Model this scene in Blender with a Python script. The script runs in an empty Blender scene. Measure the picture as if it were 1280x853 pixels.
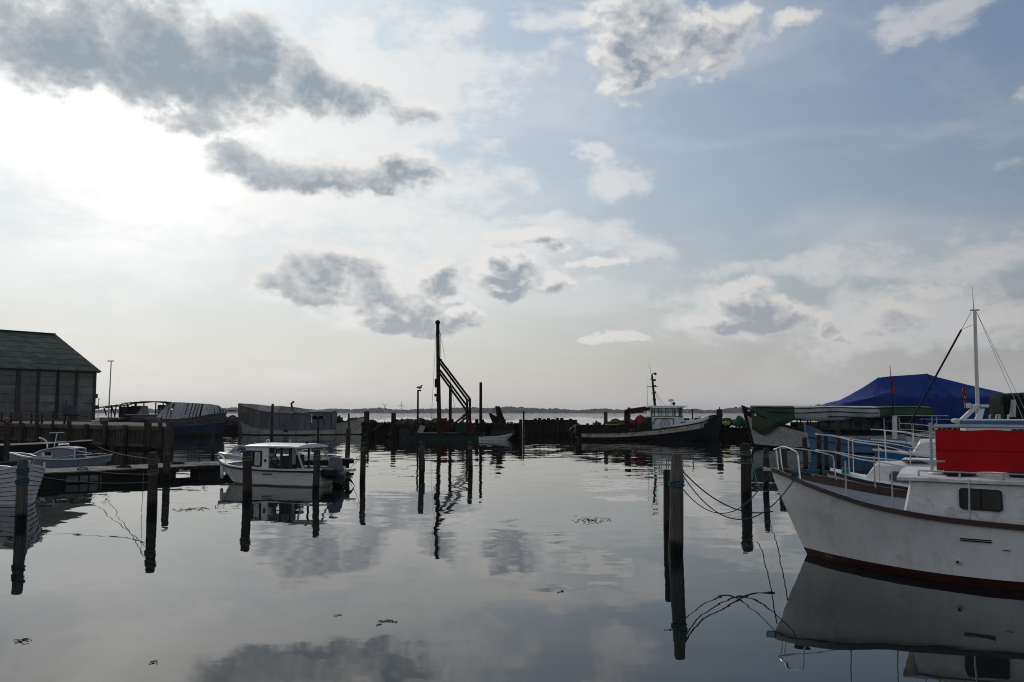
import bpy, bmesh, math, random
from mathutils import Vector, Matrix
random.seed(7)
SC = bpy.context.scene
COL = SC.collection
R_ = math.radians

# ------------------------------------------------------------------ camera
H = 2.6; F = 1100.0; PITCH = math.atan(89.5 / F)
cam_d = bpy.data.cameras.new('camera'); cam = bpy.data.objects.new('camera', cam_d)
COL.objects.link(cam)
cam.location = (0, 0, H); cam.rotation_euler = (math.pi / 2 + PITCH, 0, 0)
cam_d.sensor_width = 36; cam_d.lens = 36 * F / 1280
cam_d.clip_start = 0.1; cam_d.clip_end = 20000
SC.camera = cam

def ray(px, py):
    x = px - 640.0; y = 426.5 - py
    c, s = math.cos(PITCH), math.sin(PITCH)
    return Vector((x, F * c - y * s, F * s + y * c))
def W(px, py, z=0.0):
    """ground point (at height z) seen at a photo pixel"""
    r = ray(px, py); t = (z - H) / r.z
    return Vector((r.x * t, r.y * t, z))
def at(px, py, Y):
    """point at distance Y seen at a photo pixel"""
    r = ray(px, py); t = Y / r.y
    return Vector((r.x * t, Y, H + r.z * t))

# ------------------------------------------------------------------ light
SUN_AZ, SUN_EL = R_(-27), R_(29)
sun_dir = Vector((math.sin(SUN_AZ) * math.cos(SUN_EL), math.cos(SUN_AZ) * math.cos(SUN_EL), math.sin(SUN_EL)))
sl = bpy.data.lights.new('sun', 'SUN'); sun = bpy.data.objects.new('sun', sl); COL.objects.link(sun)
sl.energy = 1.0; sl.angle = R_(10); sl.color = (1.0, 0.95, 0.87)
sun.rotation_euler = sun_dir.to_track_quat('Z', 'Y').to_euler()
sun.location = (-20, 20, 40)

SC.view_settings.view_transform = 'Standard'; SC.view_settings.look = 'None'
SC.view_settings.exposure = 0.0; SC.view_settings.gamma = 1.0
SC.cycles.max_bounces = 6; SC.cycles.diffuse_bounces = 2; SC.cycles.glossy_bounces = 3; SC.cycles.volume_bounces = 0
SC.cycles.transparent_max_bounces = 12
SC.cycles.caustics_reflective = False; SC.cycles.caustics_refractive = False
SC.cycles.use_denoising = True; SC.cycles.filter_width = 1.05

# ------------------------------------------------------------------ node helpers
class NT:
    def __init__(s, tree):
        s.t = tree; s.n = tree.nodes; s.l = tree.links
    def node(s, kind, **kw):
        n = s.n.new(kind)
        for k, v in kw.items(): setattr(n, k, v)
        return n
    def put(s, sock, v):
        if isinstance(v, bpy.types.NodeSocket): s.l.new(v, sock)
        elif v is not None: sock.default_value = v
    def m(s, op, a, b=None, c=None, clamp=False):
        n = s.node('ShaderNodeMath', operation=op, use_clamp=clamp)
        for i, v in enumerate((a, b, c)): s.put(n.inputs[i], v)
        return n.outputs[0]
    def v(s, op, a, b=None, c=None, scale=None):
        n = s.node('ShaderNodeVectorMath', operation=op)
        for i, x in enumerate((a, b, c)): s.put(n.inputs[i], x)
        if scale is not None: s.put(n.inputs['Scale'], scale)
        return n.outputs['Value'] if op in ('LENGTH', 'DOT_PRODUCT', 'DISTANCE') else n.outputs[0]
    def sep(s, a):
        n = s.node('ShaderNodeSeparateXYZ'); s.put(n.inputs[0], a); return n.outputs
    def comb(s, x, y, z):
        n = s.node('ShaderNodeCombineXYZ')
        for i, q in enumerate((x, y, z)): s.put(n.inputs[i], q)
        return n.outputs[0]
    def noise(s, vec, scale, detail=2, rough=.5, dist=0, out=0, lac=2.0):
        n = s.node('ShaderNodeTexNoise'); s.put(n.inputs['Vector'], vec)
        n.inputs['Scale'].default_value = scale; n.inputs['Detail'].default_value = detail
        n.inputs['Roughness'].default_value = rough; n.inputs['Distortion'].default_value = dist
        n.inputs['Lacunarity'].default_value = lac
        return n.outputs[out]
    def ss(s, x, lo, hi, a=0.0, b=1.0):
        n = s.node('ShaderNodeMapRange', interpolation_type='SMOOTHSTEP')
        s.put(n.inputs[0], x)
        for i, q in enumerate((lo, hi, a, b)): s.put(n.inputs[i + 1], q)
        return n.outputs[0]
    def lin(s, x, lo, hi, a=0.0, b=1.0):
        n = s.node('ShaderNodeMapRange'); s.put(n.inputs[0], x)
        for i, q in enumerate((lo, hi, a, b)): s.put(n.inputs[i + 1], q)
        return n.outputs[0]
    def mix(s, f, a, b, blend='MIX'):
        n = s.node('ShaderNodeMix', data_type='RGBA', blend_type=blend)
        s.put(n.inputs[0], f)
        for i, q in ((6, a), (7, b)):
            if isinstance(q, tuple) and len(q) == 3: q = q + (1,)
            s.put(n.inputs[i], q)
        return n.outputs[2]
    def ramp(s, x, stops):
        n = s.node('ShaderNodeValToRGB'); s.put(n.inputs[0], x)
        cr = n.color_ramp
        while len(cr.elements) < len(stops): cr.elements.new(.5)
        for e, (p, c) in zip(cr.elements, stops):
            e.position = p; e.color = c + (1,) if len(c) == 3 else c
        return n.outputs[0]

# ------------------------------------------------------------------ sky
def azel(px, py):
    r = ray(px, py).normalized()
    return math.atan2(r.x, r.y), math.asin(r.z)

# x, y, rx, ry (photo pixels), strength      thick clouds
THICK = [
 (70, 55, 130, 52, 1.0), (190, 62, 130, 66, 1.1), (280, 78, 110, 66, 1.15), (235, 112, 110, 44, 1.0), (360, 102, 90, 40, .95), (440, 120, 70, 28, .75), (510, 142, 48, 16, .7),
 (60, 90, 70, 28, .85), (240, 150, 60, 24, .8), (130, 20, 160, 40, .9),
 (300, 202, 62, 22, .88), (375, 220, 88, 25, .98), (445, 226, 78, 20, .85), (508, 208, 56, 26, .88),
 (392, 336, 54, 28, 1.0), (352, 352, 38, 24, .9), (395, 366, 56, 16, .95), (446, 336, 40, 22, .72), (468, 360, 40, 20, .62), (545, 350, 28, 26, .85),
 (515, 398, 88, 20, 1.1), (505, 380, 58, 24, .95), (565, 392, 40, 16, .85),
 (636, 340, 38, 32, .95), (640, 362, 48, 14, .95), (685, 357, 28, 18, .92),
 (655, 292, 46, 12, .72), (700, 308, 34, 9, .62), (742, 328, 40, 7, .75),
 (800, 28, 66, 60, .66), (785, 80, 44, 42, .66), (855, 52, 80, 40, .66), (920, 34, 60, 26, .6), (985, 20, 40, 14, .5),
 (942, 382, 50, 28, .95), (920, 402, 62, 18, .92), (978, 394, 30, 20, .85),
 (768, 424, 36, 7, .8), (740, 423, 16, 5, .7),
 (1030, 404, 18, 9, .7), (1050, 420, 30, 7, .8), (1125, 396, 40, 20, .62), (1110, 410, 34, 12, .7), (1255, 405, 52, 14, .5), (1160, 368, 40, 14, .4),
]
VEIL = [
 (500, 85, 170, 75, .8), (420, 240, 210, 55, .8), (330, 150, 260, 60, .8), (600, 300, 130, 50, .75), (780, 215, 50, 22, .5), (655, 224, 32, 14, .55),
 (1175, 20, 70, 32, .6), (1278, 128, 18, 11, .6), (1272, 190, 20, 8, .4), (965, 341, 100, 14, .6), (1180, 330, 150, 30, .5),
 (1130, 400, 170, 50, .8), (1260, 400, 80, 36, .7), (740, 362, 30, 12, .45), (920, 390, 90, 36, .6), (740, 310, 90, 30, .55),
 (470, 350, 150, 50, .7), (100, 190, 200, 70, .8), (660, 20, 70, 16, .5), (740, 190, 22, 9, .5),
]
world = bpy.data.worlds.new('World'); SC.world = world; world.use_nodes = True
wt = world.node_tree; wt.nodes.clear()

def cloud_group(name, blobs, warp, nsc):
    g = bpy.data.node_groups.new(name, 'ShaderNodeTree')
    g.interface.new_socket('Vector', in_out='INPUT', socket_type='NodeSocketVector')
    g.interface.new_socket('Value', in_out='OUTPUT', socket_type='NodeSocketFloat')
    q = NT(g)
    gi = q.node('NodeGroupInput'); go = q.node('NodeGroupOutput')
    d = q.v('NORMALIZE', gi.outputs[0])
    x, y, z = q.sep(d)
    az = q.m('ARCTAN2', x, y); el = q.m('ARCSINE', z)
    st = q.v('MULTIPLY', d, (1, 1, 1.7))
    w = q.noise(st, nsc, 3, .5, out=1)
    w2 = q.noise(st, nsc * 4.5, 3, .55, out=1)
    off = q.v('SUBTRACT', w, (.5, .5, .5)); off2 = q.v('SUBTRACT', w2, (.5, .5, .5))
    p = q.comb(az, el, 0.0)
    p = q.v('MULTIPLY_ADD', off, (warp, warp * .8, 0), p)
    p = q.v('MULTIPLY_ADD', off2, (warp * .38, warp * .32, 0), p)
    acc = None
    for (bx, by, rx, ry, s) in blobs:
        a, e = azel(bx, by)
        k = math.cos(a)
        ra, re = rx / F * k * 1.24, ry / F * k * 1.26
        u = q.v('MULTIPLY_ADD', p, (1 / ra, 1 / re, 0), (-a / ra, -e / re, 0))
        l = q.v('DOT_PRODUCT', u, u)
        val = q.m('MULTIPLY_ADD', l, -s, s)
        acc = val if acc is None else q.m('SMOOTH_MAX', acc, val, .12)
    # the same kind of clouds scattered over the rest of the sky
    out = q.m('GREATER_THAN', q.m('ABSOLUTE', az), .62)
    out = q.m('MAXIMUM', out, q.m('GREATER_THAN', el, .56))
    far = q.m('MULTIPLY_ADD', q.noise(q.v('MULTIPLY', d, (1, 1, 2.2)), 2.3, 3, .5), 4.0, -2.05)  # out-of-view cloud cover raised to add fill light
    far = q.m('MULTIPLY_ADD', q.m('SUBTRACT', 1.0, out), -3.0, far)
    acc = q.m('MAXIMUM', acc, far)
    if name == 'thick_cloud':
        bil = q.node('ShaderNodeTexVoronoi', feature='SMOOTH_F1'); bil.inputs['Scale'].default_value = 32
        bil.inputs['Smoothness'].default_value = .5; bil.inputs['Detail'].default_value = 3.0; bil.inputs['Roughness'].default_value = .55
        q.put(bil.inputs['Vector'], q.v('MULTIPLY_ADD', q.noise(d, 18, 3, .5, out=1), (.035, .035, .035), q.v('MULTIPLY', d, (1, 1, 1.3))))
        bl = q.m('SUBTRACT', .36, bil.outputs['Distance'])
        fb = q.m('SUBTRACT', q.noise(q.v('MULTIPLY', d, (1, 1, 1.6)), 17, 8, .60), .5)
        acc = q.m('ADD', acc, q.m('MULTIPLY_ADD', bl, .60, q.m('MULTIPLY', fb, 1.25)))
    q.l.new(acc, go.inputs[0])
    return g
gT = cloud_group('thick_cloud', THICK, .036, 15.0)
gV = cloud_group('veil_cloud', VEIL, .085, 7.0)

w = NT(wt)
tc = w.node('ShaderNodeTexCoord'); D = tc.outputs['Generated']
sky = w.node('ShaderNodeTexSky', sky_type='NISHITA', sun_disc=False, sun_elevation=SUN_EL, sun_rotation=SUN_AZ,
             altitude=0, air_density=1.3, dust_density=2.2, ozone_density=1.2)
STR = 0.085
def grp(g, vec):
    n = w.node('ShaderNodeGroup'); n.node_tree = g; w.put(n.inputs[0], vec); return n.outputs[0]
dx, dy, dz = w.sep(D)
elv = w.m('ARCSINE', dz)
cs = w.v('DOT_PRODUCT', D, tuple(Vector((math.sin(R_(-25.5)) * math.cos(R_(17)), math.cos(R_(-25.5)) * math.cos(R_(17)), math.sin(R_(17))))))
ang = w.m('ARCCOSINE', cs)
# colours are written as final radiance and divided by the strength
def c_(r, g, b): return (r / STR, g / STR, b / STR)
near = w.m('EXPONENT', w.m('MULTIPLY', w.m('POWER', w.m('DIVIDE', ang, .46), 1.6), -1.0))
glare = w.m('EXPONENT', w.m('MULTIPLY', w.m('POWER', w.m('DIVIDE', ang, .15), 1.7), -1.0))
glare = w.m('MULTIPLY', glare, w.ss(w.noise(w.v('MULTIPLY', D, (1, 1, 2.2)), 7, 6, .6, .3), .3, .62, .42, 1.0))
skyc = w.mix(1.0, sky.outputs[0], (.56, .68, .84), 'MULTIPLY')
skyc = w.mix(w.m('MULTIPLY', near, .93), skyc, c_(.50, .61, .69))
# milky low air
low = w.m('EXPONENT', w.m('DIVIDE', w.m('MAXIMUM', elv, 0.0), -.16))
lowc = w.mix(w.ss(ang, .15, 1.1), c_(.745, .715, .68), c_(.345, .335, .345))
skyc = w.mix(w.m('MULTIPLY', low, .97), skyc, lowc)
# thin streaky veil everywhere
st = w.v('MULTIPLY', D, (1, 1, 3.2))
thin = w.ss(w.noise(st, 3.5, 5, .55, .4), .42, .75)
veilc = w.mix(w.ss(ang, .1, 1.3), c_(.90, .90, .89), c_(.43, .43, .45))
veilc = w.mix(w.ss(ang, 1.2, 2.2), veilc, c_(.62, .60, .57))  # veil behind the camera also brightened as fill for the hulls
skyc = w.mix(w.m('MULTIPLY', thin, .45), skyc, veilc)
# veil clouds
fb = w.noise(w.v('MULTIPLY', D, (1, 1, 1.8)), 16, 6, .62)
fb_s = w.m('SUBTRACT', fb, .5)
V0 = w.m('SUBTRACT', grp(gV, D), .04)
vd = w.ss(w.m('MULTIPLY_ADD', fb_s, 2.8, V0), -.02, .70)
skyc = w.mix(w.m('MULTIPLY', vd, .74), skyc, veilc)
# thick clouds
T0 = w.m('ADD', grp(gT, D), .30)
sd = Vector((-.62, 0, .78)) * .014
T1 = w.m('ADD', grp(gT, w.v('ADD', D, tuple(sd))), .30)
dens = w.ss(T0, -.05, w.lin(ang, .1, .5, .62, .42))
core = w.ss(T0, .06, w.lin(ang, .15, .5, 1.0, .80))
lit = w.m('MULTIPLY', w.m('SUBTRACT', T0, T1), w.lin(ang, .15, .40, .45, 1.9))   # the side towards the sun is thinner
shade = w.m('SUBTRACT', core, w.m('MAXIMUM', lit, -.22), clamp=True)
rim = w.mix(w.ss(ang, .3, 1.3), c_(.86, .85, .83), c_(.47, .46, .455))
rim = w.mix(w.ss(ang, 1.2, 2.2), rim, c_(.86, .84, .80))           # unseen clouds behind the camera, brightened to light the white hulls
drk = w.mix(w.ss(ang, .05, .9), c_(.25, .315, .375), c_(.30, .335, .39))
clc = w.mix(shade, rim, drk)
clc = w.mix(w.m('MULTIPLY', low, .5), clc, lowc)
skyc = w.mix(w.m('MULTIPLY', dens, .95), skyc, clc)
skyc = w.mix(w.m('MULTIPLY', w.m('MULTIPLY', glare, w.m('SUBTRACT', 1.0, w.m('MULTIPLY', dens, .95))), .85), skyc, c_(1.42, 1.38, 1.32))
# below the horizon the far sea goes on
skyc = w.mix(w.ss(dz, 0, -.03), skyc, c_(.2, .22, .24))
bg = w.node('ShaderNodeBackground'); w.put(bg.inputs[0], skyc); bg.inputs[1].default_value = STR
wo = w.node('ShaderNodeOutputWorld'); w.l.new(bg.outputs[0], wo.inputs[0])
world.cycles.sampling_method = 'MANUAL'; world.cycles.sample_map_resolution = 512

# ------------------------------------------------------------------ object helpers
def tag(o, label=None, cat=None, group=None, kind=None):
    if label: o['label'] = label
    if cat: o['category'] = cat
    if group: o['group'] = group
    if kind: o['kind'] = kind
    return o
def empty(name, loc, rz=0.0, label=None, cat=None, group=None):
    o = bpy.data.objects.new(name, None); COL.objects.link(o)
    o.location = loc; o.rotation_euler = (0, 0, rz); o.empty_display_size = .3
    return tag(o, label, cat, group)
class G:
    """collects geometry, builds ONE mesh object"""
    def __init__(s, T=None): s.v = []; s.f = []; s.mi = []; s.T = T; s.cur = 0
    def add(s, vs, fs):
        b = len(s.v); s.v += [tuple(v) for v in vs]
        s.f += [tuple(i + b for i in f) for f in fs]; s.mi += [s.cur] * len(fs); return s
    def box(s, c, d, rz=0.0, taper=1.0, M=None):
        x, y, z = d[0] / 2, d[1] / 2, d[2] / 2
        vs = [Vector((sx * x * (taper if sz > 0 else 1), sy * y * (taper if sz > 0 else 1), sz * z)) for sz in (-1, 1) for sy in (-1, 1) for sx in (-1, 1)]
        Q = Matrix.Rotation(rz, 3, 'Z') if M is None else M
        vs = [Q @ v + Vector(c) for v in vs]
        return s.add(vs, [(0, 2, 3, 1), (4, 5, 7, 6), (0, 1, 5, 4), (2, 6, 7, 3), (0, 4, 6, 2), (1, 3, 7, 5)])
    def beam(s, p, q, w, h, up=(0, 0, 1)):
        p, q = Vector(p), Vector(q); d = q - p; L = d.length
        if L < 1e-6: return s
        d.normalize(); u = Vector(up)
        if abs(d.dot(u)) > .98: u = Vector((0, 1, 0))
        a = d.cross(u).normalized(); b = a.cross(d).normalized()
        vs = []
        for e in (p, q):
            for (i, j) in ((-1, -1), (1, -1), (1, 1), (-1, 1)): vs.append(e + a * (i * w / 2) + b * (j * h / 2))
        return s.add(vs, [(0, 1, 2, 3), (7, 6, 5, 4), (0, 4, 5, 1), (1, 5, 6, 2), (2, 6, 7, 3), (3, 7, 4, 0)])
    def tube(s, pts, r, n=8, cap=True):
        pts = [Vector(p) for p in pts]; N = len(pts)
        rs = r if isinstance(r, (list, tuple)) else [r] * N
        vs = []; prev = None
        for i, p in enumerate(pts):
            t = (pts[min(i + 1, N - 1)] - pts[max(i - 1, 0)])
            t = t.normalized() if t.length > 1e-9 else Vector((0, 0, 1))
            if prev is None:
                u = Vector((0, 0, 1)) if abs(t.z) < .9 else Vector((1, 0, 0))
                a = t.cross(u).normalized()
            else:
                a = (prev - t * prev.dot(t)).normalized()
            prev = a; b = t.cross(a)
            for k in range(n):
                th = 2 * math.pi * k / n
                vs.append(p + (a * math.cos(th) + b * math.sin(th)) * rs[i])
        fs = [(i * n + k, i * n + (k + 1) % n, (i + 1) * n + (k + 1) % n, (i + 1) * n + k) for i in range(N - 1) for k in range(n)]
        if cap: fs += [tuple(reversed(range(n))), tuple((N - 1) * n + k for k in range(n))]
        return s.add(vs, fs)
    def grid(s, rows, flip=False, closed=False):
        n = len(rows[0]); vs = [v for r in rows for v in r]; fs = []
        for i in range(len(rows) - 1):
            for k in range(n if closed else n - 1):
                k2 = (k + 1) % n
                q = (i * n + k, i * n + k2, (i + 1) * n + k2, (i + 1) * n + k)
                fs.append(tuple(reversed(q)) if flip else q)
        return s.add(vs, fs)
    def prism(s, poly, z0, z1):
        n = len(poly)
        vs = [(p[0], p[1], z0) for p in poly] + [(p[0], p[1], z1) for p in poly]
        return s.add(vs, [tuple(reversed(range(n))), tuple(range(n, 2 * n))] + [(i, (i + 1) % n, n + (i + 1) % n, n + i) for i in range(n)])
    def loft(s, a, b):
        """solid between two rings of equal count"""
        n = len(a)
        return s.add(list(a) + list(b), [tuple(reversed(range(n))), tuple(range(n, 2 * n))] + [(i, (i + 1) % n, n + (i + 1) % n, n + i) for i in range(n)])
    def slab(s, poly3, thick):
        """polygon in 3-D given a thickness along its normal"""
        P = [Vector(p) for p in poly3]
        nrm = (P[1] - P[0]).cross(P[2] - P[0]).normalized()
        return s.loft([p - nrm * thick / 2 for p in P], [p + nrm * thick / 2 for p in P])
    def ball(s, c, r, n=10, m=6, rough=0.0, sq=(1, 1, 1)):
        rows = []
        for j in range(m + 1):
            ph = math.pi * j / m; row = []
            for k in range(n):
                th = 2 * math.pi * k / n; q = r * (1 + random.uniform(-rough, rough))
                row.append((c[0] + q * sq[0] * math.sin(ph) * math.cos(th), c[1] + q * sq[1] * math.sin(ph) * math.sin(th), c[2] + q * sq[2] * math.cos(ph)))
            rows.append(row)
        return s.grid(rows, flip=True, closed=True)
    def build(s, name, mat, parent=None, smooth=False, bevel=0.0, weld=False, label=None):
        me = bpy.data.meshes.new(name)
        me.from_pydata(s.v, [], s.f)
        for m_ in (mat if isinstance(mat, (list, tuple)) else [mat]): me.materials.append(m_)
        me.polygons.foreach_set('material_index', s.mi)
        if weld or smooth:
            bm = bmesh.new(); bm.from_mesh(me)
            bmesh.ops.remove_doubles(bm, verts=bm.verts, dist=1e-4)
            bmesh.ops.recalc_face_normals(bm, faces=bm.faces)
            bm.to_mesh(me); bm.free()
        if smooth:
            me.polygons.foreach_set('use_smooth', [True] * len(me.polygons))
            me.set_sharp_from_angle(angle=R_(38))
        me.update()
        o = bpy.data.objects.new(name, me); COL.objects.link(o)
        if parent: o.parent = parent
        if bevel:
            b = o.modifiers.new('bevel', 'BEVEL'); b.width = bevel; b.segments = 2; b.limit_method = 'ANGLE'
        if label: o['label'] = label
        return o
def copy_tree(o, parent=None):
    c = o.copy(); COL.objects.link(c); c.parent = parent
    for ch in list(o.children): copy_tree(ch, c)
    return c
def cat(p0, p1, sag, n=16):
    """hanging rope between two points"""
    p0, p1 = Vector(p0), Vector(p1)
    return [p0.lerp(p1, i / n) - Vector((0, 0, sag * 4 * (i / n) * (1 - i / n))) for i in range(n + 1)]
def lp(a, b, t): return a + (b - a) * t
def smth(x): x = max(0, min(1, x)); return x * x * (3 - 2 * x)

# ------------------------------------------------------------------ materials
def mat(name, col, rough=.6, metal=0.0, var=.25, scale=3.0, stretch=(1, 1, 1), bump=0.0, bscale=20.0, spot=None, spot_amt=.5, spot_scale=1.5, coat=0.0, spec=.5, wet=False, drips=None, alpha=1.0, rvar=.15):
    m = bpy.data.materials.new(name); m.use_nodes = True
    t = NT(m.node_tree); b = m.node_tree.nodes['Principled BSDF']
    tcn = t.node('ShaderNodeTexCoord'); geo = t.node('ShaderNodeNewGeometry')
    oi = t.node('ShaderNodeObjectInfo')
    P = t.v('ADD', tcn.outputs['Object'], t.v('SCALE', (7.3, 3.1, 5.7), scale=t.m('MULTIPLY', oi.outputs['Random'], 40.0)))
    Ps = t.v('MULTIPLY', P, stretch)
    n1 = t.noise(Ps, scale, 5, .6)
    f = t.lin(n1, .25, .75, 1 - var, 1 + var)
    f = t.m('MULTIPLY', f, t.lin(oi.outputs['Random'], 0, 1, 1 - var * .35, 1 + var * .35))
    c = t.v('SCALE', col, scale=f)
    if spot:
        n2 = t.noise(P, spot_scale, 6, .68, .6)
        c = t.mix(t.ss(n2, .60 - .25 * spot_amt, .72), c, spot)
    if drips:
        dn = t.noise(t.v('MULTIPLY', P, (5, 5, .35)), 1.6, 4, .6)
        c = t.mix(t.ss(dn, .5, .72, 0, .8), c, drips)
    if wet:      # weed and wet wood above the waterline
        z = t.sep(geo.outputs['Position'])[2]
        zz = t.m('MULTIPLY_ADD', t.noise(P, 6, 3, .6), .22, z)
        wl = t.ss(zz, .46, .30)
        c = t.mix(wl, c, (.012, .014, .010))
        t.put(b.inputs['Roughness'], t.lin(wl, 0, 1, rough, .3))
    else:
        t.put(b.inputs['Roughness'], t.lin(n1, .3, .7, max(0.02, rough - rvar), min(1, rough + rvar)))
    t.put(b.inputs['Base Color'], c)
    b.inputs['Metallic'].default_value = metal
    b.inputs['Specular IOR Level'].default_value = spec if rough < .55 else min(spec, lp(.4, .08, (rough - .55) / .35) if rough < .9 else .08)
    b.inputs['Coat Weight'].default_value = coat
    b.inputs['Coat Roughness'].default_value = .15
    if bump:
        bn = t.node('ShaderNodeBump'); bn.inputs['Strength'].default_value = 1.0; bn.inputs['Distance'].default_value = bump
        t.put(bn.inputs['Height'], t.noise(t.v('MULTIPLY', P, stretch), bscale, 4, .6))
        t.put(b.inputs['Normal'], bn.outputs[0])
    return m
def mat_glass(name, tint=(.92, .95, .95), dark=.25):
    m = bpy.data.materials.new(name); m.use_nodes = True
    t = NT(m.node_tree); t.n.remove(t.n['Principled BSDF'])
    g = t.node('ShaderNodeBsdfGlossy'); g.inputs['Roughness'].default_value = .04; g.inputs[0].default_value = (.9, .93, .95, 1)
    tr = t.node('ShaderNodeBsdfTransparent'); tr.inputs[0].default_value = tint + (1,)
    fr = t.node('ShaderNodeFresnel'); fr.inputs[0].default_value = 1.5
    mx = t.node('ShaderNodeMixShader'); t.put(mx.inputs[0], t.m('MULTIPLY_ADD', fr.outputs[0], .9, .04))
    t.l.new(tr.outputs[0], mx.inputs[1]); t.l.new(g.outputs[0], mx.inputs[2])
    t.l.new(mx.outputs[0], t.n['Material Output'].inputs[0])
    return m
MT = {}
MT['pile'] = mat('pile_wood', (.060, .052, .044), .9, var=.55, scale=2.2, stretch=(6, 6, .5), bump=.02, bscale=9, wet=True, spot=(.15, .14, .12), spot_amt=.15)
MT['pile_near'] = mat('pale_pile_wood', (.12, .108, .092), .9, var=.6, scale=2.4, stretch=(9, 9, .45), bump=.03, bscale=7, wet=True, spot=(.24, .22, .18), spot_amt=.2)
MT['wood'] = mat('weathered_wood', (.095, .083, .068), .9, var=.5, scale=2.5, stretch=(3, 3, .7), bump=.01, bscale=10)
MT['darkwood'] = mat('tarred_wood', (.022, .019, .017), .85, var=.5, scale=2.5, bump=.01)
MT['deckwood'] = mat('jetty_boards', (.19, .18, .16), .85, var=.4, scale=3, stretch=(1, 1, 1), bump=.006, spot=(.1, .1, .08), spot_amt=.5)
MT['stone'] = mat('rubble_stone', (.055, .052, .05), .95, var=.5, scale=2, bump=.03, bscale=6)
MT['white'] = mat('white_boat_paint', (.74, .73, .70), .45, var=.12, scale=1.4, spot=(.36, .35, .31), spot_amt=.2, spot_scale=2.5)
MT['hull'] = mat('chalky_white_topsides', (.83, .82, .79), .42, var=.14, scale=.9, spot=(.64, .61, .55), spot_amt=.35, spot_scale=1.1, drips=(.72, .69, .62))
MT['grp'] = mat('gelcoat', (.76, .75, .72), .3, var=.1, scale=2, spot=(.42, .40, .34), spot_amt=.25, spot_scale=4)
MT['cabin'] = mat('mildewed_cabin_paint', (.74, .72, .68), .6, var=.22, scale=3.5, spot=(.50, .48, .44), spot_amt=.45, spot_scale=3)
MT['oxide'] = mat('red_brown_antifouling', (.05, .014, .011), .6, var=.3)
MT['brown'] = mat('varnished_brown_rail', (.045, .017, .013), .4, var=.4, scale=4, spot=(.035, .016, .012), spot_amt=.6)
MT['steel'] = mat('stainless_tube', (.62, .62, .62), .25, metal=1.0, var=.1)
MT['galv'] = mat('galvanised_steel', (.42, .43, .43), .5, metal=.85, var=.2)
MT['alu'] = mat('mast_aluminium', (.50, .50, .50), .4, metal=.9, var=.1)
MT['black'] = mat('black_paint', (.008, .008, .009), .62, var=.3)
MT['blacksteel'] = mat('dark_rusty_steel', (.014, .011, .010), .8, var=.5, spot=(.09, .035, .015), spot_amt=.5)
MT['rust'] = mat('rusty_red_steel', (.075, .020, .013), .85, var=.5, spot=(.08, .03, .015), spot_amt=.6)
MT['green'] = mat('dark_green_paint', (.010, .035, .026), .7, var=.4, spot=(.04, .03, .02), spot_amt=.4)
MT['glassd'] = mat('dark_window', (.006, .007, .008), .06, var=.2, rvar=.02, spec=.3)
MT['glass'] = mat_glass('window_glass')
MT['rubber'] = mat('black_rubber', (.018, .018, .018), .6)
MT['rope'] = mat('blue_green_rope', (.03, .12, .15), .9, var=.4, scale=20)
MT['ropegrey'] = mat('weathered_rope', (.16, .17, .16), .9, var=.4, scale=20)
MT['ropedark'] = mat('dark_wet_rope', (.02, .025, .025), .8, var=.3, scale=20)
# ------------------------------------------------------------------ water, shore, haze
def mat_water():
    m = bpy.data.materials.new('harbour_water'); m.use_nodes = True
    t = NT(m.node_tree); b = m.node_tree.nodes['Principled BSDF']
    geo = t.node('ShaderNodeNewGeometry'); P = geo.outputs['Position']
    x, y, z = t.sep(P)
    b.inputs['Base Color'].default_value = (.006, .010, .011, 1)
    b.inputs['Roughness'].default_value = .015; b.inputs['IOR'].default_value = 1.333
    def nz(scale, vec=P, det=2, rough=.5):
        return t.v('SUBTRACT', t.noise(vec, scale, det, rough, out=1), (.5, .5, .5))
    big = nz(.35, t.v('MULTIPLY', P, (1, 1.0, 1)), 1)            # long lazy swell
    med = nz(1.35, t.v('MULTIPLY', P, (.55, 1.0, 1)), 3, .55)
    fine = nz(5.0, P, 2, .5)
    patch = t.noise(t.v('MULTIPLY', P, (.6, 1.0, 1)), .09, 3, .55)
    dist = t.ss(y, 22, 62)                                       # the outer basin is ruffled by the air coming over the mole
    near_k = t.m('MULTIPLY_ADD', t.ss(y, 12, 24), .022, .021)
    k = t.m('MULTIPLY', t.lin(patch, .3, .7, .35, 1.6), t.m('MULTIPLY_ADD', dist, .038, near_k))
    sea = t.ss(y, 100, 125)
    k = t.m('ADD', k, t.m('MULTIPLY', sea, .22))
    s = t.v('SCALE', med, scale=k)
    s = t.v('ADD', s, t.v('SCALE', big, scale=t.m('MULTIPLY_ADD', dist, .012, .018)))
    s = t.v('ADD', s, t.v('SCALE', fine, scale=t.m('MULTIPLY', k, .22)))
    s = t.v('MULTIPLY', s, (1, 1, 0))
    n = t.v('NORMALIZE', t.v('ADD', s, (0, 0, 1)))
    t.put(b.inputs['Normal'], n)
    return m
wg = G()
ys = [-60, 0, 30, 100, 400, 1200, 3000, 7000]
rows = []
for yy in ys:
    rows.append([(xx, yy, 0) for xx in (-5200, -600, -60, 0, 60, 600, 5200)])
wg.grid(rows, flip=True)
water = wg.build('water', mat_water()); tag(water, kind='structure')

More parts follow.
